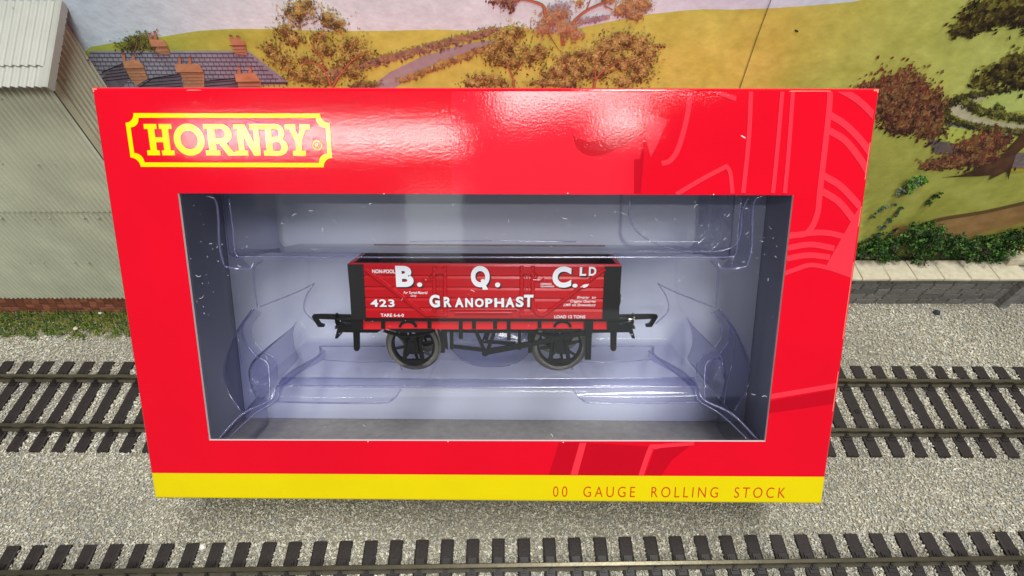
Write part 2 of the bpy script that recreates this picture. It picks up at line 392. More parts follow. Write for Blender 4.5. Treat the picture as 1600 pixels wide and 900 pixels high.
for i in range(n+1):
    y = eave[1]-0.2+(ridge[1]-eave[1]+0.2)*i/n; z = roof_z(y); sc = 0.35*abs(math.sin(i*math.pi/2.6))
    for x, h in ((RX-1.3, 0.75), (RX, 0.8), (RX+0.25, 0.5), (RX+0.2, -1.1-sc), (RX-0.1, -1.1-sc), (RX-0.1, 0.2)):
        vs.append((x, y+rn[1]*h, z+rn[2]*h))
mb.add(vs, [(i*6+j, i*6+(j+1) % 6, (i+1)*6+(j+1) % 6, (i+1)*6+j) for i in range(n) for j in range(6)]+[tuple(range(6)), tuple(range(n*6, n*6+6))])
mb.build('verge_capping', m_roof, shed, so)
mb = MB()
def bolt(c, nrm, par):
    b = MB(); b.dome(c, nrm, 0.36, 0.34); b.build('bolt', m_roof, par, so, smooth='all')
for row, xs in ((256, (3, 60, 88, 145)), (341, (2, 53, 78, 131, 154)), (410, (46, 68, 117, 138)), (153, (3, 69)), (480-300, ())):
    for x in xs: c = yp(x, row, WY-0.25); bolt(c, (0, -1, 0), shed)
for px, py in ((136, 92), (102, 124)):
    d = ray(px, py); s_ = (WX+0.2)/d[0]; bolt(CW+s_*d, (1, 0, 0), shed)
for px, py in ((50, 84), (22, 12)):
    d = ray(px, py); nn = np.array([0, rn[1], rn[2]]); s_ = np.dot(eave+nn*0.6-CW, nn)/np.dot(d, nn); bolt(CW+s_*d, nn, shed)
mb = MB(); nc = 6
for k in range(nc):
    z0, z1 = zbase*k/nc, zbase*(k+1)/nc; x = -192-random.uniform(0, 3)
    while x < WX-0.3:
        ln = random.uniform(2.6, 3.0); x1 = min(x+ln-0.25, WX-0.05)
        c = lin(random.choice([(150, 92, 66), (132, 78, 56), (164, 104, 76), (120, 72, 54)]))
        mb.box((x, WY-0.05-random.uniform(0, 0.06)+0.12*(k), z0+0.16), (x1, WY+2.8, z1-0.02), 0, c); x += ln
    mb.box((-192, WY+0.1+0.12*k, z0), (WX-0.1, WY+2.6, z0+0.2), 0, lin((196, 160, 130)))
mb.box((WX-0.08, WY+0.3, 0), (WX, BY-0.5, zbase), 0, lin((132, 80, 58)))
mb.build('brick_footing', m_brick, shed, so)

# ================================================================== RETAINING WALL
m_stone = mat('grey_stone', attr=True, rough=0.85, var=(1.2, 0.75, 1.15), bump=(3.0, 0.5, 0.3))
m_cope = mat('pale_coping', lin((205, 197, 172)), 0.8, var=(0.6, 0.85, 1.06), bump=(2.0, 0.3, 0.25))
RWY = 114.0
zc = yp(1450, 439, RWY-1.0)[2]                              # underside of coping
pil = yp(1553, 474, RWY)[0]
wall = empty('retaining_wall', (125, 118, 0)); wo = (125, 118, 0)
tag(wall, 'low grey stone retaining wall with pale coping slabs beside the ballast', 'wall')
mb = MB(); mb.box((66, RWY+0.45, 0), (215, RWY+6, zc-0.02), 0, lin((176, 172, 160))); nco = 5
for k in range(nco):
    z0, z1 = zc*k/nco, zc*(k+1)/nco; x = 66-random.uniform(0, 3)
    while x < 214:
        ln = random.uniform(4.5, 8.5); g = random.uniform(0.75, 1.15); dpt = random.uniform(0, 0.25)
        c = lin((122, 121, 116)); i = 0.3
        x1 = min(x+ln-0.28, 215); zb, zt = z0+0.16, z1-0.12
        f = [(x, zb), (x+0.3, zt-0.1), (x+0.8, zt), (x1-0.1, zt), (x1, zt-0.5), (x1-0.3, zb)]
        fi = [(px_*0.94+0.06*(x+x1)/2, pz*0.9+0.1*(zb+zt)/2) for px_, pz in f]
        n = len(f); vs = [(a, RWY+0.6, b) for a, b in f]+[(a, RWY+0.15-dpt*0.4, b) for a, b in f]+[(a, RWY-0.05-dpt, b) for a, b in fi]
        mb.add(vs, [(j, (j+1) % n, n+(j+1) % n, n+j) for j in range(n)]+[(n+j, n+(j+1) % n, 2*n+(j+1) % n, 2*n+j) for j in range(n)]+[tuple(range(2*n, 3*n))], 0, tuple(q*g for q in c))
        x += ln
mb.build('stonework', m_stone, wall, wo)
mb = MB()
for k in range(6):
    z0, z1 = zc*k/6, zc*(k+1)/6-0.15; g = random.uniform(0.85, 1.2)
    mb.box((pil-0.1, RWY-2.4+random.uniform(-.1, .1), z0), (pil+2.6+random.uniform(-.2, .4), RWY+1, z1), 0, tuple(q*g for q in lin((128, 128, 124))), 0.08)
mb.box((pil+0.2, RWY-2.0, 0), (pil+2.3, RWY+1, zc-0.05), 0, lin((150, 150, 146)))
mb.build('pilaster', m_stone, wall, wo)
cz0, cz1 = zc, zc+1.0
cyF = RWY-1.0
seams = [yp(x, 437, cyF)[0] for x in (1262, 1305, 1348, 1391, 1433, 1476, 1518, 1562, 1610)]
cope_pts = []
for a, b in zip(seams[:-1], seams[1:]):
    m = MB(); j = lambda s=0.12: random.uniform(-s, s)
    a1, b1 = a+0.12, b-0.12
    lo = [(a1, cyF+j(), cz0), (b1, cyF+j(), cz0), (b1+j(.2), cyF+8.6, cz0), (a1+j(.2), cyF+8.6, cz0)]
    mid = [(x, y, cz1-0.25+j(.05)) for x, y, z in lo]; top = [(x+(0.2 if i in (0, 3) else -0.2), y+(0.25 if i < 2 else -0.2), cz1+j(.06)) for i, (x, y, z) in enumerate(lo)]
    m.add(lo+mid+top, [(3, 2, 1, 0), (0, 1, 5, 4), (1, 2, 6, 5), (2, 3, 7, 6), (3, 0, 4, 7), (4, 5, 9, 8), (5, 6, 10, 9), (6, 7, 11, 10), (7, 4, 8, 11), (8, 9, 10, 11)])
    m.build('coping_stone', m_cope, wall, wo)
qa = yp(1586, 430, cyF)[0]
for yy, xx in ((cyF+6.2, qa+2.2), (cyF+9.0, qa-0.6)):       # raised end slabs at the right
    mb = MB(); mb.box((xx, yy, cz1+0.2), (xx+9, yy+2.6, cz1+2.4), 0, (1, 1, 1), 0.15); mb.build('end_slab', m_cope, wall, wo)

# ================================================================== PLANTS on the wall and stuck to the backdrop
m_twig = mat('grey_twig', lin((92, 84, 70)), 0.8)
def foliage(name, label, cat, blobs, n, base, size=(0.45, 0.95), pal=None, seed=1, group=None, twigs=10):
    rs = random.Random(seed); o = empty(name, base); tag(o, label, cat, group)
    pal = pal or [(50, 92, 34), (36, 72, 28), (74, 116, 44), (24, 50, 24), (92, 130, 56), (44, 80, 42), (84, 92, 66)]
    m = MB(); tot = sum(b[3]*b[5] for b in blobs)
    for c in blobs:
        k = int(n*c[3]*c[5]/tot)
        cl = [(rs.gauss(0, .45), rs.gauss(0, .45), rs.gauss(0, .45), rs.choice(pal)) for _ in range(max(5, k//14))]
        for i in range(k):
            q = rs.choice(cl)
            p = np.array([c[0]+c[3]*(q[0]+rs.gauss(0, .13)), c[1]+c[4]*(q[1]+rs.gauss(0, .13)), c[2]+c[5]*(q[2]+rs.gauss(0, .13))])
            if p[1] > BY-0.25: p[1] = BY-0.25-rs.uniform(0, 0.4)
            if p[2] < 0.3: continue
            u = np.array([rs.gauss(0, 1) for _ in range(3)]); u /= np.linalg.norm(u); v = np.cross(u, [rs.gauss(0, 1) for _ in range(3)]); v /= np.linalg.norm(v); wv = np.cross(u, v)
            s = rs.uniform(*size)
            col = tuple(x*rs.uniform(0.8, 1.2) for x in lin(q[3] if rs.random() < .75 else rs.choice(pal)))
            m.add([p-u*s*.6, p+v*s*.42+wv*s*.12, p+u*s*.6, p-v*s*.42+wv*s*.12], [(0, 1, 2), (0, 2, 3)], 0, col)
    m.build('leaves', m_leaf, o, base, fix=False)
    for i in range(twigs):
        m = MB(); c = rs.choice(blobs); p = np.array(c[:3])+np.array([rs.uniform(-1, 1)*c[3]*.8, rs.uniform(-1, .3)*c[4]*.6, -c[5]*.9]); p[1] = min(p[1], BY-0.5); p[2] = max(p[2], 0.2)
        q = p+np.array([rs.uniform(-.5, .5)*c[3], rs.uniform(-.6, .1)*c[4], rs.uniform(.6, 1.7)*c[5]]); q[1] = min(q[1], BY-0.4)
        m.tube([p, (p+q)/2+np.array([rs.uniform(-.4, .4), -.2, 0]), q], [0.2, 0.15, 0.08], 5)
        m.build('stem', m_twig, o, base)
    return o
def bl(px, py, Y, rx, ry, rz): c = yp(px, py, Y); return (c[0], c[1], c[2], rx, ry, rz)
hedge = [bl(x, y-3, 121.5, 4.6, 2.8, r*1.2) for x, y, r in ((1290, 394, 3.0), (1320, 396, 2.8), (1350, 395, 3.0), (1375, 388, 3.6), (1400, 385, 4), (1425, 376, 4.8), (1452, 374, 5.0), (1475, 386, 4.2), (1498, 398, 3.0), (1528, 402, 2.6), (1552, 400, 2.8), (1575, 390, 3.0), (1590, 376, 3.6), (1608, 372, 4), (1380, 402, 2.6), (1440, 400, 3.0), (1560, 410, 2.0), (1510, 386, 2.8), (1545, 384, 3.0))]
mb = MB(); mb.box((64, cyF+8.7, 0), (215, BY-0.2, zc-0.5)); mb.build('earth_fill', mat('brown_earth', lin((70, 62, 48)), 0.95, var=(0.6, .6, 1.2)), wall, wo)
foliage('hedge', 'dense dark green hedge growing behind the pale wall coping', 'hedge', hedge, 13000, (120, 121, zc), seed=4, twigs=22)
foliage('ivy_clump', 'light green ivy clump with grey flowers stuck high on the backdrop', 'ivy',
        [bl(1418, 292, 123.6, 1.7, 1.1, 2.2), bl(1428, 282, 123.6, 1.9, 1.0, 1.6), bl(1412, 303, 123.8, 1.8, 0.9, 1.5), bl(1440, 284, 124, 1.5, .8, 1.8)], 900, tuple(yp(1414, 308, 124)), pal=[(84, 140, 44), (110, 160, 60), (60, 110, 36), (140, 172, 80), (150, 165, 160)], seed=8, twigs=5)
foliage('ivy_sprig', 'small green ivy sprig stuck on the backdrop right of the ivy clump', 'ivy',
        [bl(1450, 318, 124, 1.2, .6, 0.9), bl(1462, 308, 124, 1.2, .6, .9), bl(1471, 302, 124, .8, .5, .5)], 260, tuple(yp(1448, 322, 124)), seed=9, twigs=3)
foliage('ivy_strand', 'thin trailing ivy strands climbing the backdrop beside the carton', 'ivy',
        [bl(x, y, 124.2, r, .6, r) for x, y, r in ((1372, 332, .9), (1382, 326, .7), (1364, 338, .6), (1400, 334, 1.1), (1408, 326, .8), (1390, 344, .9), (1380, 356, 1.1), (1372, 368, 1.4), (1398, 320, .5), (1360, 374, 1.2))], 620, tuple(yp(1376, 376, 124)), seed=10, pal=[(70, 112, 48), (52, 92, 40), (90, 120, 90), (110, 130, 120)], twigs=8)

# ================================================================== BACKDROP (a printed landscape on board)
m_print = mat('printed_paper', attr=True, rough=0.6, spec=0.3, var=(0.35, 1.18, 1.38, 6), bumps=[(0.6, 0.22, 0.5)])
bdp = empty('backdrop', (0, BY+1, 0)); bo = (0, BY+1, 0)
tag(bdp, 'printed countryside backdrop board with hills trees and cottages behind the carton', 'backdrop')
m_board = mat('backdrop_board', lin((200, 205, 208)), 0.7)
mb = MB(); mb.box((-260, BY+0.05, -0.5), (260, BY+2.5, 175)); mb.build('board', m_board, bdp, bo)
def P2(px, py): c = yp(px, py, BY); return c[0], c[2]
def inv(x, z):                                              # back to photo coordinates, for choosing printed colours
    q = np.array([x, BY, z])-CW; zc_ = q[1]*ct-q[2]*st; return 800+F*q[0]/zc_, 450+F*(-q[1]*st-q[2]*ct)/zc_
PRC = 0
def pr(m, poly, layer, colfn, step=None):
    pts = [P2(*p) for p in poly]; ex = []
    if step:
        xs = [p[0] for p in pts]; zs = [p[1] for p in pts]
        ex = [(x+random.uniform(-.2, .2)*step, z+random.uniform(-.2, .2)*step) for x in np.arange(min(xs), max(xs), step) for z in np.arange(min(zs), max(zs), step)]
    v, t = cdt([pts], lambda s: 0 if s else False, ex)
    global PRC; PRC += 1; y = BY-0.02-0.05*layer-0.0015*(PRC % 30)
    cols = [lin(colfn(*inv(q.x, q.y))) for q in v] if callable(colfn) else [lin(colfn)]*len(v)
    m.add([(q.x, y, q.y) for q in v], [a for a, _ in t], 0, cols)
def mixc(a, b, t): t = max(0, min(1, t)); return tuple(a[i]+(b[i]-a[i])*t for i in range(3))
def nz(x, y, s, o=0): return mnoise.noise(Vector((x/s, y/s, o)))
def skyc(x, y):
    c = mixc((176, 192, 204), (198, 223, 227), (x-130)/260)
    c = mixc(c, (190, 208, 222), (x-900)/250); k = 8*nz(x, y*2, 90, 2)
    return tuple(q+k for q in c)
def hillc(x, y):
    c = mixc((148, 162, 66), (182, 194, 92), (x-160)/420); c = mixc(c, (182, 180, 86), (x-1120)/90); c = mixc(c, (176, 182, 96), (x-1300)/250)
    k = 13*nz(x, y*2.5, 60, 5)+9*nz(x, y*2, 14, 9)+6*nz(x, y*2.5, 6, 3)
    if x > 1350 and y > 170: c = mixc(c, (156, 158, 74), (y-170)/90)
    return tuple(q+k for q in c)
m = MB(); pr(m, [(-300, -330), (1900, -330), (1900, 140), (-300, 140)], 0, skyc, 7); m.build('printed_sky', m_print, bdp, bo, fix=False)
m = MB()
pr(m, [(-200, 140), (100, 110), (142, 73), (190, 65), (260, 56), (310, 48), (360, 45), (430, 45), (500, 48), (600, 48), (680, 46), (745, 48), (800, 40), (870, 52), (905, 44), (960, 32), (1015, 22), (1060, 17), (1100, 14), (1140, 15), (1200, 13), (1260, 9), (1330, 3), (1380, -8), (1460, -30), (1600, -60), (1900, -80), (1900, 520), (-200, 520)], 1, hillc, 1.6)
m.build('printed_hill', m_print, bdp, bo, fix=False)
m = MB(); pr(m, stroke([(1206, -8), (1181, 60), (1152, 146)], 1.0), 9, (66, 60, 44)); m.build('sheet_joint', m_print, bdp, bo, fix=False)
def leaves(m, blobs, n, size, pal, layer, seed, ang=None, dens=0.62):
    rs = random.Random(seed); tot = sum(b[2]*b[3] for b in blobs)
    for b in blobs:
        for i in range(int(2.5*n*b[2]*b[3]/tot)):
            a = rs.uniform(0, 6.283); r = abs(rs.gauss(0, 0.6)); x = b[0]+b[2]*r*math.cos(a); y = b[1]+b[3]*r*math.sin(a)
            tone = 0.5+0.55*nz(x, y, 11, seed)+0.30*(-(y-b[1])/b[3])+rs.uniform(-.3, .3)
            c = pal[max(0, min(len(pal)-1, int(tone*len(pal))))]
            s = rs.uniform(*size); t = (ang+rs.gauss(0, .45)) if ang is not None else rs.uniform(0, 6.283); asp = rs.uniform(.3, .6)
            dx, dy = math.cos(t)*s, math.sin(t)*s; nx, ny = -dy*asp, dx*asp
            pts = [P2(x-dx, y-dy), P2(x+nx-dx*.2, y+ny-dy*.2), P2(x+dx, y+dy), P2(x-nx+dx*.1, y-ny+dy*.1)]
            yy = BY-0.02-0.05*layer-rs.uniform(0, 0.1)
            m.add([(p[0], yy, p[1]) for p in pts], [(0, 1, 2, 3)], 0, lin(tuple(q*rs.uniform(.93, 1.07) for q in c)))
def twig(m, pts, wd, col, layer):
    sp = smooth_pts(pts, 4); n = len(sp); ws = [wd[0]+(wd[1]-wd[0])*i/(n-1) for i in range(n)] if isinstance(wd, tuple) else wd
    pr(m, stroke(sp, ws), layer, col)
# distant lanes
m = MB()
pr(m, [(572, 140), (610, 112), (660, 88), (720, 70), (788, 58), (790, 66), (740, 78), (690, 95), (650, 114), (612, 140)], 2, (150, 148, 150))
pr(m, [(1481, 166), (1500, 155), (1530, 146), (1600, 132), (1660, 118), (1660, 128), (1600, 146), (1560, 152), (1525, 158), (1512, 170), (1520, 180), (1560, 190), (1640, 200), (1640, 210), (1560, 198), (1515, 190), (1490, 180)], 2, lambda x, y: mixc((176, 172, 140), (196, 186, 160), 0.5+nz(x, y, 10)), 2)
pr(m, [(1452, 172), (1476, 180), (1500, 195), (1560, 206), (1650, 214), (1650, 224), (1540, 208), (1480, 198)], 2, (136, 152, 132))
pr(m, [(1395, 352), (1430, 352), (1470, 338), (1540, 328), (1640, 306), (1700, 296), (1700, 330), (1640, 338), (1600, 346), (1540, 364), (1490, 378), (1395, 390)], 3, lambda x, y: mixc((126, 96, 58), (158, 124, 80), 0.5+0.9*nz(x, y*3, 26, 3)+(y-330)/70), 2)
pr(m, stroke(smooth_pts([(1425, 356), (1470, 342), (1540, 330), (1640, 307)]), 5), 4, (92, 74, 42))
pr(m, stroke(smooth_pts([(1470, 384), (1530, 368), (1640, 340)]), 6), 4, (150, 140, 66))
m.build('printed_lane', m_print, bdp, bo, fix=False)
m = MB()
pr(m, [(1540, 146), (1600, 134), (1700, 112), (1700, 186), (1600, 172), (1560, 178), (1530, 168)], 2, (176, 190, 104), 3)
pr(m, [(1474, 196), (1540, 206), (1600, 214), (1600, 230), (1500, 228), (1462, 214)], 2, (172, 184, 84))
m.build('printed_field', m_print, bdp, bo, fix=False)
G2 = [(70, 58, 42), (96, 84, 48), (120, 108, 62), (150, 138, 76)]
m = MB()
leaves(m, [(500+i*16, 118-i*4.2, 13, 6) for i in range(18)], 800, (2, 4), [(104, 84, 76), (130, 112, 96), (150, 130, 100), (140, 124, 70)], 4, 31)
leaves(m, [(630+i*13, 124-i*5, 9, 4) for i in range(13)], 380, (2, 3.6), [(120, 96, 72), (150, 130, 84), (166, 148, 84)], 4, 32)
leaves(m, [(560+i*8, 132, 10, 5) for i in range(4)], 120, (2, 4), [(90, 78, 56), (130, 116, 70)], 4, 33)
leaves(m, smooth_pts and [(q[0], q[1], 7, 4.0) for q in smooth_pts([(1470, 172), (1482, 160), (1510, 150), (1560, 142), (1640, 126)], 6)], 520, (2, 3.6), [(40, 34, 22), (66, 60, 32), (90, 86, 44)], 5, 34)
leaves(m, [(q[0], q[1], 8, 5) for q in smooth_pts([(1472, 172), (1486, 186), (1520, 196), (1570, 203), (1640, 212)], 6)], 620, (2, 4), [(44, 40, 24), (70, 66, 34), (112, 108, 52)], 5, 35)
leaves(m, [(q[0], q[1], 9, 6) for q in smooth_pts([(1510, 160), (1530, 172), (1560, 178), (1600, 186), (1650, 190)], 5)]+[(1560, 168, 10, 6)], 560, (2, 4), [(44, 42, 24), (76, 74, 36), (120, 122, 56)], 6, 36)
m.build('printed_hedgerow', m_print, bdp, bo, fix=False)
# cottages
m = MB(); m2 = MB()
def slate(poly, rows, col, layer, dark=(52, 48, 58)):
    pr(m, poly, layer, lambda x, y: tuple(q+16*nz(x, y*3, 13, 7) for q in col), 2)
slate([(140, 79), (388, 79), (450, 127), (450, 131), (400, 133), (160, 142), (140, 142)], 8, (134, 138, 152), 3)
for k in range(8):
    y = 83+k*6.6; pr(m, stroke([(140, y-0.6), (389+k*7.7, y)], 1.3), 4, (66, 64, 78))
    for i in range(40):
        x = 146+i*8.4+(k % 2)*4+k*1.2
        if x < 388+k*7.4: pr(m, stroke([(x, y), (x+2.2, y+6.4)], 0.9), 4, (84, 82, 96))
pr(m, stroke([(400, 129), (450, 129)], 3), 4, (70, 58, 54))
for poly in ([(160, 112), (196, 97), (206, 118), (188, 138), (172, 138)], [(214, 138), (240, 121), (280, 115), (288, 138)], [(302, 138), (320, 126), (370, 121), (376, 138)]):
    slate(poly, 4, (98, 94, 106), 5)
    ys = [p[1] for p in poly]
    for k in range(5):
        y = min(ys)+5+k*5.2; xs = [p[0] for p in poly]; pr(m, stroke([(min(xs)+max(0, 16-k*5), y+3), (max(xs)-4, y-1.5)], 1.2), 6, (42, 38, 48))
    pr(m, stroke([poly[0], poly[1], poly[2]], 1.6), 6, (44, 38, 46))
m.build('printed_roof', m_print, bdp, bo, fix=False)
def chim(poly, cap, pots, seed):
    pr(m2, poly, 7, lambda x, y: tuple(q+22*nz(x, y, 5, seed) for q in (168, 126, 96)), 1.2)
    pr(m2, cap, 8, lambda x, y: tuple(q+18*nz(x, y, 4, seed) for q in (178, 132, 98)), 1.2)
    ys = [p[1] for p in poly]; xs = [p[0] for p in poly]
    for k in range(1, 5): y = min(ys)+k*5; pr(m2, stroke([(min(xs)+2, y), (max(xs)-2, y-0.6)], .7), 9, (120, 82, 64))
    pr(m2, stroke([cap[0], cap[-1]] if False else [(min(p[0] for p in cap), max(p[1] for p in cap)), (max(p[0] for p in cap), max(p[1] for p in cap))], 1.2), 9, (96, 62, 50))
    for x, y, h in pots:
        pr(m2, [(x-2.2, y), (x+2.0, y), (x+3.6, y+h), (x-1.2, y+h)], 8, (172, 116, 92)); pr(m2, [(x-2.4, y), (x+2.2, y), (x+2.4, y+2), (x-2.2, y+2)], 9, (128, 82, 66))
chim([(196, 104), (226, 104), (232, 122), (214, 133), (204, 120)], [(193, 94), (218, 92), (227, 104), (196, 106)], [(194, 82, 12), (209, 83, 10)], 1)
chim([(282, 110), (320, 112), (320, 136), (290, 136)], [(274, 99), (312, 98), (319, 112), (277, 112)], [(281, 87, 12), (297, 87, 12)], 2)
chim([(372, 124), (408, 124), (409, 137), (374, 137)], [(367, 114), (400, 112), (407, 125), (370, 127)], [(374, 101, 13), (391, 101, 12)], 3)
chim([(238, 70), (262, 70), (267, 84), (247, 82)], [(234, 60), (256, 61), (263, 71), (238, 72)], [(235, 50, 10), (243, 47, 14)], 4)
chim([(362, 66), (384, 68), (387, 85), (368, 83)], [(359, 58), (381, 60), (385, 70), (363, 70)], [(361, 53, 6), (372, 54, 6)], 5)
m2.build('printed_chimney', m_print, bdp, bo, fix=False)
TR = (150, 96, 72)
def ptree(blobs, n, pal, branches, seed, size=(1.3, 2.9), bcol=TR, layer=6, ang=None):
    m = MB()
    for pts, wd in branches: twig(m, pts, wd, bcol, layer-1)
    leaves(m, blobs, n, size, pal, layer, seed, ang); 
    for pts, wd in branches[:max(1, len(branches)//2)]: twig(m, pts, (wd[0]*.5, wd[1]*.5), tuple(min(255, q*1.15) for q in bcol), layer+3)
    return m.build('printed_tree', m_print, bdp, bo, fix=False)
OL = [(78, 64, 40), (104, 90, 52), (134, 122, 66), (160, 150, 84), (184, 174, 104)]
ptree([(465, 18, 26, 22), (478, 6, 20, 10), (512, 28, 16, 16), (528, 38, 18, 14), (446, 48, 22, 14), (460, 60, 18, 12), (425, 76, 18, 14), (440, 92, 22, 12), (500, 55, 22, 10), (508, 76, 18, 12), (548, 70, 26, 14), (562, 84, 24, 14), (536, 96, 22, 10), (480, 92, 20, 10), (470, 118, 26, 12), (500, 124, 24, 10), (552, 112, 20, 14), (452, 104, 14, 10), (494, 108, 18, 10)], 2300, OL,
      [([(517, 132), (510, 112), (495, 98), (468, 98)], (6, 1.5)), ([(520, 134), (534, 112), (552, 92), (566, 84)], (5, 1.5)), ([(496, 84), (490, 66), (506, 46)], (2.5, 1)), ([(464, 76), (456, 60)], (2.2, 1)), ([(512, 110), (498, 84), (486, 76)], (3, 1.5)), ([(470, 40), (462, 28)], (1.5, 1))], 41)
ptree([(212, 66, 22, 12), (224, 58, 18, 8), (200, 72, 16, 6), (236, 72, 10, 7)], 360, [(58, 52, 36), (86, 88, 46), (116, 122, 56)], [([(212, 78), (216, 62)], (2, 1))], 42)
RD = [(76, 60, 42), (104, 88, 54), (136, 122, 72), (162, 152, 88), (184, 176, 108)]
ptree([(790, 70, 26, 22), (806, 50, 20, 14), (772, 86, 16, 14), (830, 84, 18, 18), (800, 96, 24, 14), (848, 78, 14, 14)], 1000, OL, [([(804, 140), (800, 118), (790, 92)], (4.5, 1.5)), ([(803, 116), (818, 94)], (2.5, 1))], 43)
ptree([(752, 122, 26, 10), (776, 128, 30, 8), (738, 128, 16, 6)], 420, OL, [([(760, 140), (758, 124)], (2, 1))], 44)
ptree([(862, 30, 24, 14), (886, 44, 20, 12), (848, 44, 14, 10), (900, 52, 14, 8), (872, 20, 18, 8)], 760, [(140, 100, 84), (160, 128, 90), (182, 154, 104), (150, 130, 110)], [([(852, 22), (846, 6), (812, -2), (796, 8)], (6, 2)), ([(893, 36), (912, 18), (935, 6), (960, -4)], (5, 2.5)), ([(880, 70), (878, 50), (884, 40)], (6, 4)), ([(856, 50), (866, 66), (874, 78)], (1.6, 1)), ([(916, 14), (924, -6)], (2, 1.5))], 45, layer=7)
ptree([(790, -2, 14, 14), (772, 2, 10, 4), (798, 10, 8, 8)], 160, [(96, 60, 52), (150, 124, 90)], [([(812, 0), (798, 6)], (2, 1))], 46)
ptree([(982, 8, 20, 16), (1004, 6, 16, 14), (968, 16, 12, 10), (950, -2, 14, 8), (906, 4, 10, 6), (992, 24, 14, 6)], 620, [(130, 98, 76), (160, 132, 88), (184, 158, 104)], [([(944, 8), (958, 14)], (2, 1))], 47)
ptree([(950, 70, 26, 14), (974, 60, 28, 16), (1000, 66, 20, 12), (1012, 84, 18, 14), (940, 90, 26, 14), (914, 84, 22, 12), (980, 96, 28, 16), (930, 112, 24, 14), (900, 108, 24, 14), (1000, 110, 22, 18), (870, 112, 26, 14), (850, 128, 26, 8), (890, 130, 22, 8), (975, 126, 20, 10), (1022, 70, 12, 3), (1034, 69, 6, 3), (884, 90, 18, 10)], 3000, RD,
      [([(927, 140), (932, 120), (950, 104), (972, 92)], (5, 1.6)), ([(930, 122), (930, 100), (936, 84)], (3.5, 1.2)), ([(880, 140), (881, 112), (882, 96)], (7, 4)), ([(884, 136), (902, 120), (916, 118)], (3, 1)), ([(944, 110), (966, 108)], (1.8, 1))], 48)
m = MB(); leaves(m, [(876, 12, 14, 8)], 160, (1.5, 3), [(150, 140, 150), (170, 162, 168)], 5, 49); leaves(m, [(905+i*6, 33-i*1.0, 6, 4) for i in range(8)], 150, (1.5, 3), [(140, 122, 132), (160, 144, 148)], 5, 50); m.build('printed_far_trees', m_print, bdp, bo, fix=False)
RB_ = [(54, 30, 29), (78, 42, 36), (98, 60, 42), (118, 82, 52), (138, 106, 64), (114, 50, 44)]
m = MB(); leaves(m, [(1400, 150, 36, 34), (1420, 130, 26, 20), (1440, 150, 26, 18), (1385, 165, 24, 24), (1430, 180, 34, 22), (1460, 165, 14, 10), (1455, 200, 18, 18), (1370, 138, 26, 10), (1410, 195, 26, 14), (1350, 135, 10, 4)], 3600, (2, 4.6), RB_, 6, 51, ang=-0.75); m.build('printed_bush', m_print, bdp, bo, fix=False)
m = MB(); pr(m, [(1448, 214), (1470, 220), (1505, 226), (1512, 240), (1462, 240)], 5, lambda x, y: tuple(q+24*nz(x, y, 3, 5) for q in (96, 84, 82)), .7)
pr(m, [(1570, 240), (1680, 230), (1680, 262), (1560, 262)], 5, lambda x, y: tuple(q+24*nz(x, y, 3, 5) for q in (110, 98, 100)), .7); m.build('printed_stone_wall', m_print, bdp, bo, fix=False)
m = MB(); leaves(m, [(1510, 232, 20, 14), (1535, 225, 20, 16), (1560, 218, 18, 12), (1500, 250, 30, 10), (1470, 255, 24, 7), (1540, 248, 26, 12), (1450, 260, 14, 4)], 1800, (2, 4.2), RB_, 6, 52, ang=-0.6); m.build('printed_bush', m_print, bdp, bo, fix=False)
m = MB(); DK = [(34, 24, 18), (52, 42, 22), (76, 66, 30), (110, 104, 44)]
pr(m, [(1700, 120), (1640, 160), (1600, 202), (1580, 225), (1556, 250), (1500, 272), (1470, 276), (1530, 274), (1548, 272), (1544, 280), (1560, 272), (1572, 266), (1574, 280), (1579, 262), (1586, 240), (1604, 224), (1650, 180), (1700, 160)], 8, lambda x, y: mixc((52, 34, 24), (96, 64, 46), .5+nz(x*2, y*.6, 12, 4)), 1.5)
leaves(m, [(1500, 46, 16, 9), (1520, 36, 22, 14), (1545, 26, 26, 16), (1570, 14, 30, 20), (1596, 12, 26, 26), (1540, 10, 26, 12), (1512, 24, 14, 8), (1620, 10, 30, 30)], 1500, (3, 6), DK, 8, 53, ang=-0.6)
leaves(m, [(1535, 126, 16, 8), (1560, 114, 22, 12), (1585, 100, 22, 16), (1600, 120, 26, 14), (1545, 134, 16, 5), (1625, 100, 26, 24), (1550, 108, 16, 6)], 1100, (3, 6), DK, 8, 54, ang=-0.5)
twig(m, [(1580, 32), (1600, 28), (1640, 26)], (1.5, 3), (80, 52, 40), 9)
m.build('printed_tree', m_print, bdp, bo, fix=False)
m = MB(); pr(m, [(1574, 258), (1600, 246), (1680, 240), (1680, 262), (1580, 268)], 4, (170, 150, 40)); pr(m, [(1241, 45), (1247, 47), (1246, 50), (1241, 48)], 6, (40, 34, 20)); m.build('printed_spot', m_print, bdp, bo, fix=False)

# ================================================================== LOOSE STONES
def pebble(px, py, r, col, label):
    c = gp(px, py, 0.7); o = MB(); vs = []
    bm = bmesh.new(); bmesh.ops.create_icosphere(bm, subdivisions=2, radius=r)
    for v in bm.verts: v.co *= 0.8+0.4*mnoise.noise(v.co*2.1/r+Vector((px, 0, 0))); v.co.z *= 0.7
    o.add([v.co[:] for v in bm.verts], [tuple(v.index for v in f.verts) for f in bm.faces], 0, lin(col)); bm.free()
    ob = o.build('stone', m_chip); ob.location = (c[0], c[1], 1.0); tag(ob, label, 'stone')
pebble(1463, 489, 1.3, (56, 60, 68), 'dark slate grey stone lying on the ballast below the wall')
pebble(318, 855, 1.05, (235, 232, 222), 'bright white pebble between two sleepers of the front track')
pebble(157, 490, 0.7, (226, 226, 228), 'small white pebble at the foot of the shed footing')
pebble(119, 514, 0.9, (214, 204, 180), 'cream pebble lying in the grass strip')

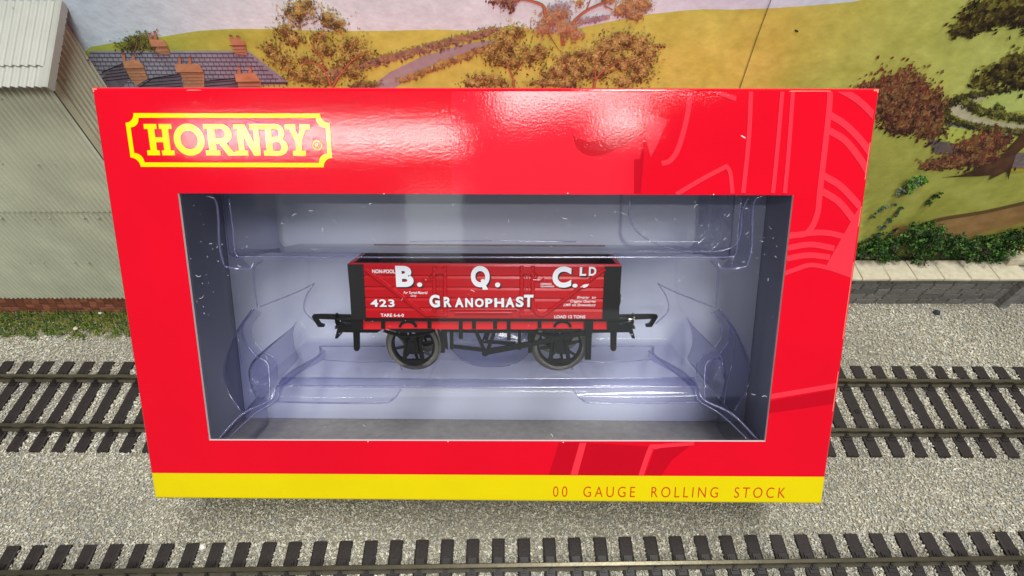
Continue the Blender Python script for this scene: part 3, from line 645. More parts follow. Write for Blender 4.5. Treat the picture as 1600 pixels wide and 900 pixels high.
# ================================================================== CARTON
CO = np.array([BW/2, BD/2, 0]); croot = empty('display_carton', OB+RB@CO, RB)
tag(croot, 'red and yellow window carton holding the toy wagon leaning against the backdrop', 'carton')
def card(name, col, rough=0.06):
    return mat(name, lin(col), rough, spec=0.5, bumps=[(2.4, 0.07, 0.2), (0.35, 0.006, 0.5)], var=(0.08, 0.97, 1.03))
m_red = card('red_gloss_card', (226, 8, 36)); m_lred = card('light_red_gloss_card', (240, 52, 70)); m_dred = card('dark_red_gloss_card', (196, 4, 30)); m_mred = card('mid_red_gloss_card', (232, 26, 50))
m_yel = card('yellow_gloss_card', (228, 208, 4)); m_ylogo = card('yellow_ink', (255, 226, 0)); m_rink = card('red_ink', (206, 44, 20))
m_edge = mat('white_card_edge', lin((226, 214, 212)), 0.9); m_inner = mat('grey_card_inside', lin((168, 164, 156)), 0.85, var=(0.5, .85, 1.08), bump=(2, .2, .2))
m_liner = mat('pale_liner_card', lin((226, 232, 254)), 0.7); m_side = mat('grey_blue_lining', lin((150, 153, 172)), 0.75)  # lining colour darkened to cut bounced light and deepen the interior shade
WIN = [fp(*p)[[0, 2]] for p in ((278, 302), (1240, 305), (1196, 690), (327, 688))]
zy0, zy1 = fp(236, 739)[2], fp(1292, 745)[2]; R0 = 0.7
def front_outline(i): return [(i, i), (BW-i, i), (BW-i, zy1), (BW-i, BL-i), (i, BL-i), (i, zy0)]
mb = MB()
outer = front_outline(R0); band = [(R0, R0), (BW-R0, R0), (BW-R0, zy1), (R0, zy0)]
v, t = cdt([outer, WIN, band], lambda s: False if (1 in s or 0 not in s) else (1 if 2 in s else 0), [(x, z) for x in np.arange(4, BW, 8) for z in np.arange(3, BL, 7)])
for k in (0, 1):
    mb.add([(q.x, 0, q.y) for q in v], [a for a, kk in t if kk == k], k)
rings = []
for k in range(7):
    a = math.pi/2*k/6; rings.append([(x, R0*(1-math.cos(a)), z) for x, z in front_outline(R0*(1-math.sin(a)))])
for r0, r1 in zip(rings[:-1], rings[1:]):
    for i in range(6):
        j = (i+1) % 6; mb.add([r0[i], r0[j], r1[j], r1[i]], [(0, 1, 2, 3)], 1 if i in (0, 1, 5) else 0)
# card thickness round the window and back of the panel
wb = [(p[0], p[1]) for p in WIN]
for i in range(4):
    a, b = wb[i], wb[(i+1) % 4]; mb.add([(a[0], 0, a[1]), (b[0], 0, b[1]), (b[0], 0.55, b[1]), (a[0], 0.55, a[1])], [(0, 1, 2, 3)], 2)
v, t = cdt([front_outline(0.6), WIN], lambda s: False if (1 in s or 0 not in s) else 0)
mb.add([(q.x, 0.55, q.y) for q in v], [a for a, _ in t], 3)
mb.build('front_panel', [m_red, m_yel, m_edge, m_inner], croot, CO, fix=True)
def panel(name, lo, hi, mats, split=None):
    m = MB()
    if split: m.box(lo, (hi[0], hi[1], split), 1); m.box((lo[0], lo[1], split), hi, 0)
    else: m.box(lo, hi)
    return m.build(name, mats, croot, CO)
panel('left_panel', (0, R0, R0), (0.5, BD-.5, BL-R0), [m_red, m_yel], zy0); panel('right_panel', (BW-.5, R0, R0), (BW, BD-.5, BL-R0), [m_red, m_yel], zy1)
panel('top_panel', (R0, R0, BL-.5), (BW-R0, BD-.5, BL), [m_red]); panel('bottom_panel', (R0, R0, 0), (BW-R0, BD-.5, .5), [m_yel]); panel('back_panel', (0, BD-.5, 0), (BW, BD, BL), [m_edge])
mb = MB()
for lo, hi in (((0.55, 0.8, .6), (0.9, BD-.6, BL-.6)), ((BW-.9, .8, .6), (BW-.55, BD-.6, BL-.6)), ((.95, .8, BL-.9), (BW-.95, BD-.6, BL-.55))):
    mb = MB(); mb.box(lo, hi); mb.build('inner_lining', m_side, croot, CO)
mb = MB(); mb.box((.95, .8, .55), (BW-.95, BD-.6, .9)); mb.build('inner_floor', m_inner, croot, CO)
mb = MB(); mb.box((1, BD-1.0, 1), (BW-1, BD-.7, BL-1)); mb.build('backing_card', m_liner, croot, CO)
# printed artwork and a painted reflection edge (lighter and darker reds), clipped to the face outside the window
def art(polys, layer, material, name='printed_artwork'):
    pl = [[fp(*p)[[0, 2]] for p in q] for q in polys]; clip = [(R0, zy0+.05), (BW-R0, zy1+.05), (BW-R0, BL-R0), (R0, BL-R0)]
    for i, q in enumerate(pl):
        v, t = cdt([clip, WIN, q], lambda s: 0 if (0 in s and 1 not in s and 2 in s) else False)
        m = MB(); m.add([(k.x, -0.02*layer-0.0018*i, k.y) for k in v], [a for a, _ in t]); m.build(name, material, croot, CO)
Z8 = lambda pts: [(850+x/2.909, 130+y/2.909) for x, y in pts]
Z5 = lambda pts: [(1200+x/3, 300+y/3) for x, y in pts]
Z7 = lambda pts: [(800+x/3.2, 690+y/3.2) for x, y in pts]
SS = lambda pts, wd: stroke(smooth_pts(pts, 6), wd)
art([Z8([(-420, -20), (300, -20), (475, 60), (455, 250), (432, 345), (408, 348), (408, 520), (-420, 520)])], 1, m_mred)  # mid red field; its upright right edge paints in the edge of a reflection
art([Z8(smooth_pts([(130, 232), (150, 250), (200, 262), (260, 258), (330, 230), (420, 190), (545, 150), (480, 200), (400, 255), (330, 300), (250, 330), (190, 325), (150, 295), (128, 232)], 3)), Z8([(410, 345), (436, 345), (460, 250), (440, 500), (410, 500)]),
     Z7([(235, 5), (180, 180), (288, 180), (338, 5)]), Z7([(372, 5), (690, 25), (632, 180), (324, 180)]), Z7([(716, 34), (810, 22), (905, 10), (800, 90), (740, 180), (660, 180)]),
     [(1200, 627), (1320, 606), (1316, 629), (1198, 646)]], 2, m_dred)
art([SS(Z8([(1294, 20), (1297, 100), (1255, 480), (1240, 600), (1195, 680), (1120, 690)]), 9), SS(Z8([(1300, 145), (1370, 190), (1440, 260), (1500, 345)]), 11), SS(Z8([(1296, 215), (1370, 262), (1440, 350), (1486, 430)]), 11),
     SS(Z8([(1320, 15), (1430, 80), (1530, 180)]), 11), SS(Z8([(1270, 420), (1350, 470), (1435, 560)]), 11), SS(Z8([(1262, 490), (1340, 540), (1410, 625)]), 11),
     SS(Z5([(90, 208), (200, 192), (280, 192), (352, 208)]), 9), SS(Z5([(90, 262), (200, 246), (310, 264)]), 9), SS(Z5([(85, 312), (190, 296), (290, 306)]), 9), SS(Z5([(75, 382), (130, 362), (200, 342), (290, 358), (390, 392)]), 7),
     Z5([(460, 20), (420, 80), (350, 205), (270, 348), (386, 398), (440, 200)]),
     SS(Z8([(941, 18), (930, 250), (905, 500)]), 7), SS(Z8([(1084, 18), (1060, 300), (1040, 500)]), 6.5), SS(Z8([(1132, 18), (1112, 300), (1094, 500)]), 6.5),
     SS(Z8([(668, 22), (650, 150), (612, 290), (575, 350), (535, 366)]), 8), SS(Z8([(600, 506), (720, 435), (835, 375)]), 7), SS(Z8([(828, 376), (846, 410), (856, 502)]), 6.5), SS(Z8([(745, 18), (800, 45), (872, 72)]), 7),
     Z8([(465, 135), (560, 165), (520, 270), (484, 335), (460, 250)]),
     Z7([(338, 5), (372, 5), (324, 180), (288, 180)]), SS(Z7([(640, 182), (690, 40), (720, 24), (910, 8)]), [8]*13+[6]*6), stroke([(1200, 620), (1320, 600)], 8)], 3, m_lred)
# logo border with scooped corners
lg = empty('tmp', (0, 0, 0)); bpy.data.objects.remove(lg)
lx0, lx1 = fp(200, 215)[0], fp(517, 215)[0]; lz0, lz1 = fp(300, 261)[2], fp(300, 177)[2]
lx1b = fp(517, 247)[0]
def scooped(x0, x1, z0, z1, r):
    pts = []
    for cx, cz, a0 in ((x0, z0, 90), (x1, z0, 180), (x1, z1, 270), (x0, z1, 0)):
        pts += [(cx+r*math.cos(math.radians(a0-i*9)), cz+r*math.sin(math.radians(a0-i*9))) for i in range(11)]
    return pts
tk = 0.85
v, t = cdt([scooped(lx0, lx1, lz0, lz1, 1.75), scooped(lx0+tk, lx1-tk, lz0+tk, lz1-tk, 1.75)], lambda s: 0 if (0 in s and 1 not in s) else False)
m = MB(); m.add([(q.x, -0.09, q.y) for q in v], [a for a, _ in t]); logo = m.build('printed_logo', m_ylogo, croot, CO)
def rect(x0, z0, x1, z1): return [(x0, z0), (x1, z0), (x1, z1), (x0, z1)]
def arcp(cx, cz, rx, rz, a0, a1, n=24): return [(cx+rx*math.cos(math.radians(a0+(a1-a0)*i/n)), cz+rz*math.sin(math.radians(a0+(a1-a0)*i/n))) for i in range(n+1)]
S = 0.16
GL = {  # slab letters: (add outlines, cut outlines), unit height
 'H': ([rect(.13, 0, .37, 1), rect(.63, 0, .87, 1), rect(.2, .42, .8, .58), rect(0, 0, .46, S), rect(.54, 0, 1, S), rect(0, 1-S, .46, 1), rect(.54, 1-S, 1, 1)], []),
 'O': ([arcp(.5, .5, .5, .51, 0, 360, 48)[:-1]], [arcp(.5, .5, .28, .3, 0, 360, 40)[:-1]]),
 'R': ([rect(.12, 0, .36, 1), rect(0, 0, .48, S), rect(0, 1-S, .4, 1), [(.2, .38)]+[(.6, .38)]+arcp(.6, .69, .3, .31, -90, 90)[1:]+[(.2, 1)], [(.42, .45), (.66, .45), (.92, S*.6), (1, S), (1, 0), (.72, 0)]], [[(.36, .55)]+arcp(.56, .7, .12, .15, -90, 90)+[(.36, .85)]]),
 'N': ([rect(.12, 0, .33, 1), rect(.7, 0, .9, 1), rect(0, 0, .45, S), rect(0, 1-S, .36, 1), rect(.57, 1-S, 1.03, 1), [(.12, 1), (.4, 1), (.9, 0), (.66, 0)]], []),
 'B': ([rect(.12, 0, .37, 1), rect(0, 0, .4, S), rect(0, 1-S, .4, 1), [(.2, .46)]+arcp(.58, .735, .3, .265, -88, 90)+[(.2, 1)], [(.2, 0)]+arcp(.62, .28, .36, .28, -90, 90)+[(.2, .56)]], [[(.37, .6)]+arcp(.56, .72, .1, .12, -90, 90)+[(.37, .84)], [(.37, .15)]+arcp(.58, .29, .14, .14, -90, 90)+[(.37, .43)]]),
 'Y': ([rect(.38, 0, .62, .5), rect(.24, 0, .76, S), rect(0, 1-S, .42, 1), rect(.58, 1-S, 1, 1), [(.08, 1), (.34, 1), (.56, .5), (.62, .38), (.38, .38), (.38, .46)], [(.92, 1), (.66, 1), (.44, .5), (.38, .38), (.62, .38), (.62, .46)]], []),
}
zt_, zb_ = fp(340, 194)[2], fp(340, 243)[2]
m = MB()
for ch, a, b in (('H', 228, 271), ('O', 272, 320), ('R', 320, 368), ('N', 367, 410), ('B', 411, 450), ('Y', 447, 486)):
    x0, x1 = fp(a, 219)[0], fp(b, 219)[0]; A, C_ = GL[ch]
    v, t = cdt(A+C_, lambda s, n=len(A): 0 if (any(i < n for i in s) and not any(i >= n for i in s)) else False)
    m.add([(x0+q.x*(x1-x0), -0.09, zb_+q.y*(zt_-zb_)) for q in v], [f for f, _ in t])
cx, cz = fp(496, 227)[0], fp(496, 227)[2]                    # small round mark after the last letter
v, t = cdt([arcp(cx, cz, .95, .95, 0, 360, 30)[:-1], arcp(cx, cz, .78, .78, 0, 360, 30)[:-1]], lambda s: 0 if (0 in s and 1 not in s) else False)
m.add([(q.x, -0.09, q.y) for q in v], [f for f, _ in t])
v, f = fit_text('R', cx-.33, cx+.33, cz-.42, cz+.42); m.add([(q[0], -0.09, q[1]) for q in v], f)
m.build('logo_lettering', m_ylogo, logo, CO)
a, b = fp(864, 776), fp(1226, 778)
v, f = fit_text('00  GAUGE  ROLLING  STOCK', a[0], b[0], 0, fp(900, 760)[2]-a[2], spacing=1.42, bold=-0.008)
m = MB(); m.add([(q[0], -0.05, a[2]+q[1]+(b[2]-a[2])*(q[0]-a[0])/(b[0]-a[0])) for q in v], f); m.build('printed_caption', m_rink, croot, CO)
m = MB()
for zz, ln in ((22, 9), (38, 16), (61, 4), (70, 7)): m.add([(BW-.62, -.003, zz), (BW-.5, .0, zz+.1), (BW-.5, .0, zz+ln-.2), (BW-.6, -.003, zz+ln)], [(0, 1, 2, 3)])
for xx, ln in ((18, 3), (96, 5), (131, 8)): m.add([(xx, -.003, BL-.66), (xx+ln, -.003, BL-.62), (xx+ln-.4, -.003, BL-.52), (xx+.5, -.003, BL-.5)], [(0, 1, 2, 3)])
m.box((0.3, 0.02, BL-.9), (1.1, .5, BL-.28)); m.box((BW-1.2, .02, BL-.85), (BW-.3, .5, BL-.26))
tag(m.build('worn_edge', mat('worn_card', lin((246, 140, 120)), .8), croot, CO), kind='stuff')
# clear window and its lint
m_win = clear('clear_window', (0.98, 0.98, 0.985), (0.9, 0.91, 0.93), 0.05, 1.45, dust=0.004, bump=(0.06, 0.05, 0.8))
mb = MB(); wx0, wx1 = min(p[0] for p in WIN)-2, max(p[0] for p in WIN)+2; wz0, wz1 = min(p[1] for p in WIN)-2, max(p[1] for p in WIN)+2
mb.add([(wx0, .62, wz0), (wx1, .62, wz0), (wx1, .62, wz1), (wx0, .62, wz1)], [(0, 1, 2, 3)]); win = mb.build('window_sheet', m_win, croot, CO)
m = MB(); rs = random.Random(12)
spots = [(rs.gauss(1130, 80), rs.gauss(370, 40)) for _ in range(52)]+[(rs.gauss(330, 25), rs.gauss(420, 30)) for _ in range(26)]+[(rs.uniform(290, 1230), rs.uniform(305, 400)) for _ in range(70)]+[(rs.uniform(300, 1210), rs.uniform(400, 688)) for _ in range(50)]
for px, py in spots:
    c = fp(px, py, 0.5); 
    if not (wx0+2.3 < c[0] < wx1-2.3 and wz0+2.3 < c[2] < wz1-2.3): continue
    t = rs.uniform(0, 6.28); ln = rs.choice([.12, .12, .18, .25, .5, .9])*rs.uniform(.6, 1.2); bend = rs.uniform(-1.2, 1.2); pts = []
    for k in range(4): pts.append((c[0]+math.cos(t)*ln*k/3, 0.5, c[2]+math.sin(t)*ln*k/3)); t += bend/3
    m.tube(pts, rs.uniform(.024, .044), 4)
tag(m.build('lint', mat('white_lint', (.85, .85, .85), .9), win, CO), kind='stuff')
m = MB()
for px, py in ((600, 303), (887, 302), (1115, 304), (575, 690), (880, 691), (700, 690)):
    c = fp(px, py, -0.02); m.dome(c, (0, -1, 0), .13, .08)
c = fp(1158, 212, -.03); m.tube([c, c+np.array([.8, 0, -.45])], .12, 5)
tag(m.build('paper_scrap', mat('white_paper', (.8, .76, .74), .9), croot, CO), kind='stuff')

# ================================================================== BLISTER TRAY
D0, D1 = 6.0, 34.5
xs_ = np.arange(1.6, BW-1.5, 0.42); zs_ = np.arange(1.6, BL-1.4, 0.42); X, Z = np.meshgrid(xs_, zs_)
def sm(d, wdt): return 1/(1+np.exp(np.clip(d/wdt*4, -40, 40)))       # 1 inside (d<0)
def sbox(x0, x1, z0, z1, r=2.0):
    cx, cz, hx, hz = (x0+x1)/2, (z0+z1)/2, (x1-x0)/2-r, (z1-z0)/2-r
    qx, qz = np.abs(X-cx)-hx, np.abs(Z-cz)-hz
    return np.hypot(np.maximum(qx, 0), np.maximum(qz, 0))+np.minimum(np.maximum(qx, qz), 0)-r
zT = fp(760, 402, D0)[2]; zF = fp(760, 604, D0)[2]; zB = fp(760, 648, 8)[2]
xA, xB = fp(350, 405, D0)[0], fp(1148, 405, D0)[0]
pL, pR = fp(432, 500, 20)[0], fp(1086, 500, 20)[0]            # pocket ends
mL, mR = fp(402, 450, D0)[0], fp(1118, 450, D0)[0]            # body outer ends
zs1, zs2 = fp(360, 574, 12)[2], fp(400, 512, 14)[2]
s_out = 5.0*np.exp(-((Z-zs1)/10)**2); s_in = 3.4*np.exp(-((Z-zs2)/4.5)**2)-1.5*np.exp(-((Z-zs1+3)/5)**2)
X0 = X.copy(); XB = np.where(X < BW/2, X+s_out, X-s_out); XP = np.where(X < BW/2, X+s_in, X-s_in)
b1 = sbox(xA, xB, zT-1.2, BL+6, 2.2); X = XB; b2 = sbox(mL, mR, zB, zT+8, 2.5); X = X0; body = np.minimum(b1, b2)
fl = np.maximum(sbox(fp(330, 690, D0)[0], fp(1192, 690, D0)[0], -8, zF+3, 3.0), -(Z-(-9))*0+(np.abs(X-BW/2)-(mR-mL)/2-1-(zF-Z)*0.9))
body = np.minimum(body, fl)
lc = fp(398, 560, 14); rc = fp(1118, 560, 14)
X = XP; pocket = sbox(pL, pR, zF, zT, 2.4); X = X0
raise_ = np.minimum(sbox(pL-3, fp(682, 560, 18)[0], zF-4, zF+1.4, 1.8), sbox(fp(905, 560, 18)[0], pR+3, zF-4, zF+1.4, 1.8))
pocket = np.maximum(pocket, -raise_)
Y = D1 - (D1-D0)*sm(body, 0.8) + (D1-D0-0.5)*sm(pocket, 0.7)*sm(body, 0.8)
tong = np.hypot(X-fp(768, 500, D1)[0], Z-fp(768, 500, D1)[2]-3)-11.5
Y = Y - 1.6*sm(tong, 0.6)*sm(pocket+2, 1.0)
Y = Y + 3*sm(sbox(fp(970, 380, D0)[0], fp(1120, 380, D0)[0], fp(1000, 388, D0)[2], BL, 3.5), 0.9)
Y = np.clip(Y, 2.0, BD-1.6)
nxg, nzg = len(xs_), len(zs_)
m = MB(); m.v = list(map(tuple, np.stack([X.ravel(), Y.ravel(), Z.ravel()], 1))); m.c = [(1, 1, 1)]*len(m.v)
m.f = [(j*nxg+i, j*nxg+i+1, (j+1)*nxg+i+1, (j+1)*nxg+i) for j in range(nzg-1) for i in range(nxg-1)]; m.m = [0]*len(m.f)
m_blis = clear('clear_blister_plastic', (0.982, 0.984, 0.994), (0.30, 0.30, 0.56), 0.05, 1.38, bump=(0.25, 0.05, 0.6))
bt = m.build('blister_tray', m_blis, None, CO, smooth='all', fix=False)
bt.matrix_world = Matrix.Translation(Vector(OB+RB@CO)) @ Matrix([list(r) for r in RB]).to_4x4()
m_bead = bpy.data.materials.new('rolled_plastic_edge'); m_bead.use_nodes = True
nt = m_bead.node_tree; nt.nodes.remove(nt.nodes['Principled BSDF'])
tr = nt.nodes.new('ShaderNodeBsdfTransparent'); tr.inputs[0].default_value = (0.93, 0.93, 0.985, 1)
df = nt.nodes.new('ShaderNodeBsdfDiffuse'); df.inputs[0].default_value = (0.30, 0.30, 0.56, 1)  # blue mixed in to draw the dark refraction lines along the edges
gl = nt.nodes.new('ShaderNodeBsdfGlossy'); gl.inputs['Roughness'].default_value = 0.16
m1 = nt.nodes.new('ShaderNodeMixShader'); m1.inputs[0].default_value = 0.22; m2 = nt.nodes.new('ShaderNodeMixShader'); m2.inputs[0].default_value = 0.13
nt.links.new(tr.outputs[0], m1.inputs[1]); nt.links.new(df.outputs[0], m1.inputs[2]); nt.links.new(m1.outputs[0], m2.inputs[1]); nt.links.new(gl.outputs[0], m2.inputs[2])
nt.links.new(m2.outputs[0], nt.nodes['Material Output'].inputs['Surface'])
def bead(pts, r=0.13):
    q = smooth_pts([fp(x, y, d) for x, y, d in pts], 5); m = MB(); m.tube(q, r*1.6, 10); m.build('moulded_edge', m_bead, bt, CO, smooth='all')
m_thick = clear('bent_clear_plastic', (0.76, 0.775, 0.90), (0.30, 0.30, 0.58), 0.06, 1.5)  # tints deepened to put the folds' blue-grey shading into the plastic
m_thick2 = clear('curved_clear_plastic', (0.88, 0.888, 0.955), (0.32, 0.32, 0.60), 0.06, 1.5)
def fold(A, B_, mt=None, n=5, bulge=0.0):
    a = smooth_pts([fp(*p) for p in A], 6); b = smooth_pts([fp(*p) for p in B_], 6); m = MB(); k = len(a)
    vs = [p+(q-p)*t+np.array([0, -bulge*math.sin(math.pi*t), 0]) for t in np.linspace(0, 1, n) for p, q in zip(a, b)]
    m.add(vs, [(j*k+i, j*k+i+1, (j+1)*k+i+1, (j+1)*k+i) for j in range(n-1) for i in range(k-1)]); m.build('moulded_fold', mt or m_thick, bt, CO, smooth='all', fix=False)
for mir in (0, 1):
    f = (lambda x, y: x) if not mir else (lambda x, y: 1518-x+(y-402)*0.02)
    FO = lambda A, B_, **k: fold([(f(x, y), y, d) for x, y, d in A], [(f(x, y), y, d) for x, y, d in B_], **k)
    FO([(396, 483, 14), (366, 528, 17), (350, 572, 19), (355, 609, 19), (376, 642, 16)], [(396, 482, 13.5), (380, 508, 13.5), (386, 538, 14), (416, 572, 14), (421, 628, 11)], bulge=1.5)
    FO([(396, 482, 14), (380, 506, 14), (381, 530, 15), (400, 556, 15), (418, 568, 15), (421, 598, 13), (421, 628, 11)], [(408, 488, 17), (394, 508, 17), (394, 528, 18), (410, 548, 18), (430, 562, 18), (434, 590, 15), (430, 618, 12)], mt=m_thick2)
    FO([(500, 541, 33), (497, 556, 30), (456, 580, 18), (432, 604, 9), (424, 624, 6.5), (379, 647, 5), (341, 686, 3)], [(508, 548, 31), (505, 562, 29), (470, 582, 17), (444, 606, 8), (434, 628, 6), (396, 650, 4.5), (356, 688, 2.6)])
    FO([(440, 606, 6.2), (520, 607, 6.2), (627, 607, 6.2)], [(430, 628, 5.2), (520, 631, 5.2), (612, 626, 5.2)], mt=m_thick2, bulge=0.9)
    FO([(336, 306, 4), (341, 340, 4), (343, 384, 4.5), (351, 416, 4.8)], [(358, 306, 6.5), (362, 340, 6.5), (366, 384, 6.5), (392, 418, 8)])
fold([(705, 545, 31), (722, 562, 31), (745, 571, 31), (768, 573, 31), (795, 571, 31), (816, 561, 31), (832, 545, 31)], [(705, 520, 31.5), (722, 518, 31.5), (745, 516, 31.5), (768, 515, 31.5), (795, 516, 31.5), (816, 518, 31.5), (832, 520, 31.5)], bulge=1)
fold([(440, 589, 9.5), (600, 591, 9.5), (760, 592, 9.5), (920, 591, 9.5), (1085, 589, 9.5)], [(434, 603, 6.2), (600, 604, 6.2), (760, 605, 6.2), (920, 605, 6.2), (1090, 604, 6.2)], bulge=.5)
fold([(367, 388, 5.9), (560, 389, 5.9), (760, 389, 5.9), (960, 389, 5.9), (1148, 388, 5.9)], [(367, 402, 6.8), (560, 403, 6.8), (760, 403, 6.8), (960, 403, 6.8), (1148, 402, 6.8)], mt=m_thick2, bulge=.4)
for mir in (0, 1):
    f = (lambda x, y: x) if not mir else (lambda x, y: 1518-x+(y-402)*0.02)
    B = lambda pts, r=0.13: bead([(f(x, y), y, d) for x, y, d in pts], r)
    B([(322, 306, 3), (336, 312, 3.5), (341, 337, 4), (343, 384, 4.5), (350, 414, 5)], .15)
    B([(351, 416, 4.5), (370, 420, 4.5), (390, 420, 6), (397, 410, 7)], .15)
    B([(358, 310, 5), (364, 360, 5), (368, 396, 5.5), (380, 402, 5.5)], .1)
    B([(410, 406, 8), (397, 420, 10), (398, 450, 12), (402, 480, 14)], .12)
    B([(402, 481, 14), (430, 470, 18), (465, 456, 24), (491, 443, 30)], .1)
    B([(491, 443, 30), (478, 464, 32), (476, 486, 32), (496, 506, 33)], .1)
    B([(396, 482, 14), (380, 506, 14), (381, 530, 15), (400, 556, 15), (418, 568, 15), (421, 598, 13), (421, 628, 11)], .15)
    B([(408, 488, 15), (394, 508, 15), (394, 528, 16), (410, 548, 16), (430, 562, 16), (434, 590, 13)], .08)
    B([(396, 483, 14), (366, 528, 16), (350, 572, 18), (355, 609, 18), (376, 642, 16)], .13)
    B([(372, 530, 20), (378, 570, 20), (388, 610, 18), (392, 640, 16)], .07)
    B([(500, 541, 33), (497, 556, 30), (456, 580, 18), (432, 604, 9), (424, 624, 6.5), (379, 647, 5), (341, 686, 3)], .17)
    B([(508, 548, 30), (470, 580, 17), (440, 604, 8), (430, 626, 5.5), (396, 648, 4), (354, 688, 2.5)], .1)
    B([(502, 541, 33.5), (540, 541, 33.5), (602, 541, 33.5)], .1)
    B([(505, 562, 25), (560, 566, 24), (618, 566, 24), (628, 578, 20)], .08)
    B([(428, 628, 5.5), (480, 629, 5.5), (590, 630, 5.5), (614, 624, 5.5), (627, 608, 5.8)], .11)
bead([(434, 603, 6), (600, 604, 6), (760, 605, 6), (920, 605, 6), (1090, 604, 6)], .17)
bead([(440, 590, 9), (760, 592, 9), (1085, 590, 9)], .08)
bead([(367, 401, 5.6), (560, 402, 5.6), (760, 402, 5.6), (960, 402, 5.6), (1148, 402, 5.6)], .12)
bead([(705, 545, 31), (722, 562, 31), (745, 571, 31), (768, 573, 31), (795, 571, 31), (816, 561, 31), (832, 545, 31)], .1)
bead([(640, 378, 9), (760, 376, 9), (900, 378, 9)], .08)
bead([(985, 310, 5.5), (984, 340, 5.5), (1000, 366, 6), (1040, 386, 6.5), (1100, 394, 6.5), (1140, 388, 6.5), (1156, 370, 6), (1160, 330, 5.5), (1170, 308, 5)], .1)
tag(bt, 'clear vacuum formed plastic tray around the toy wagon inside the carton', 'tray')

# ================================================================== TOY WAGON
DS = 12.0                                                   # depth of the near side of the body
DE = DS+25.0-3.0
m_wr = mat('red_wagon_paint', lin((190, 8, 22)), 0.22, spec=0.5, var=(0.3, .95, 1.04)); m_wr2 = mat('red_solebar_paint', lin((226, 26, 34)), 0.4)  # solebar red lightened to carry the pale veil reflected over it
m_wd = mat('dark_inside', lin((70, 36, 40)), 0.7, var=(.4, .8, 1.2)); m_bk = mat('black_plastic', lin((18, 18, 20)), 0.42, spec=0.35)
m_bk2 = mat('black_corner_plate', lin((14, 14, 16)), 0.5); m_tyre = mat('blackened_tyre', lin((150, 146, 138)), 0.32, metal=0.85); m_steel = mat('steel_buffer', lin((170, 165, 155)), 0.25, metal=0.9)
m_wh = mat('white_lettering', lin((236, 240, 245)), 0.5); m_sh = mat('black_lettering_shade', lin((28, 18, 20)), 0.5)
wb_ = fp(760, 580, DS+5); zr = wb_[2]
WO = np.array([fp(759, 480, DS)[0], (DS+DE)/2, zr]); TL_ = math.radians(4.5)
wroot = empty('toy_wagon', OB+RB@(WO+np.array([0, 0, .8])), RB@np.array([[1, 0, 0], [0, math.cos(TL_), -math.sin(TL_)], [0, math.sin(TL_), math.cos(TL_)]]))
tag(wroot, 'red open toy railway wagon with white lettering inside the carton window', 'wagon')
def wp(px, py, d=DS): return fp(px, py, d)
def WB(m, name, mats, parent=None, smooth=False): return m.build(name, mats, parent or wroot, WO, smooth)
def slab(m, pts, d0, d1, mi=0):                             # photo outline at depth d0, straight back to d1
    a = [wp(*p, d0) for p in pts]; b = [np.array([q[0], d1, q[2]]) for q in a]; m.prism(a, b, mi)
def bar(m, p, q, wd, d0, d1, mi=0): slab(m, stroke([p, q], wd), d0, d1, mi)
def rivets(m, pts, d, r=.2, h=.14):
    for p in pts: m.dome(wp(*p, d), (0, -1, 0), r, h)
xl, xr = wp(549, 440)[0], wp(968, 440)[0]; ix0, ix1 = xl+.2, xr-.2
pz = [wp(760, y)[2] for y in (409, 428.5, 446.5, 463.5, 479.5, 496)]
for far in (0, 1):
    m = MB()
    for a, b in zip(pz[1:], pz[:-1]):
        c = .2; g = .05
        d = [(DS+.3, a+g), (DS+.0, a+g+c), (DS, b-g-.5), (DS+.23, b-g), (DS+.9, b-g), (DS+.9, a+g)]
        if far: d = [(DS+DE-y, z) for y, z in d]
        n = 6; m.add([(x, y, z) for x in (ix0, ix1) for y, z in d], [(i, (i+1) % n, n+(i+1) % n, n+i) for i in range(n)]+[tuple(range(n)), tuple(range(n, 2*n))])
    y0, y1 = (DS+.3, DS+.8) if not far else (DE-.8, DE-.3)
    m.box((ix0+.1, y0, pz[5]), (ix1-.1, y1, pz[0]-.1))
    side = WB(m, 'side_planking', m_wr)
    if not far: near_side = side
m = MB()
for x0, x1 in ((ix0, ix0+1.0), (ix1-1.0, ix1)): m.box((x0+.02, DS+.95, pz[5]), (x1-.02, DE-.95, pz[0]-.03))
WB(m, 'end_planking', m_wr)
m = MB(); m.box((ix0+1.05, DS+.95, pz[5]+.1), (ix1-1.05, DE-.95, pz[5]+.8))
for k in range(14):
    x = ix0+1.2+k*(ix1-ix0-2.4)/14; m.box((x, DS+.96, pz[5]+.8), (x+(ix1-ix0-2.4)/14-.15, DE-.96, pz[5]+1.0))
m.box((ix0+1.1, DS+.92, pz[5]+1.1), (ix1-1.1, DS+1.0, pz[0]-.12)); m.box((ix0+1.1, DE-1.0, pz[5]+1.1), (ix1-1.1, DE-.92, pz[0]-.12))
m.box((ix0+1.02, DS+1.01, pz[5]+1.1), (ix0+1.1, DE-1.01, pz[0]-.12)); m.box((ix1-1.1, DS+1.01, pz[5]+1.1), (ix1-1.02, DE-1.01, pz[0]-.12))
WB(m, 'wagon_floor', m_wd)
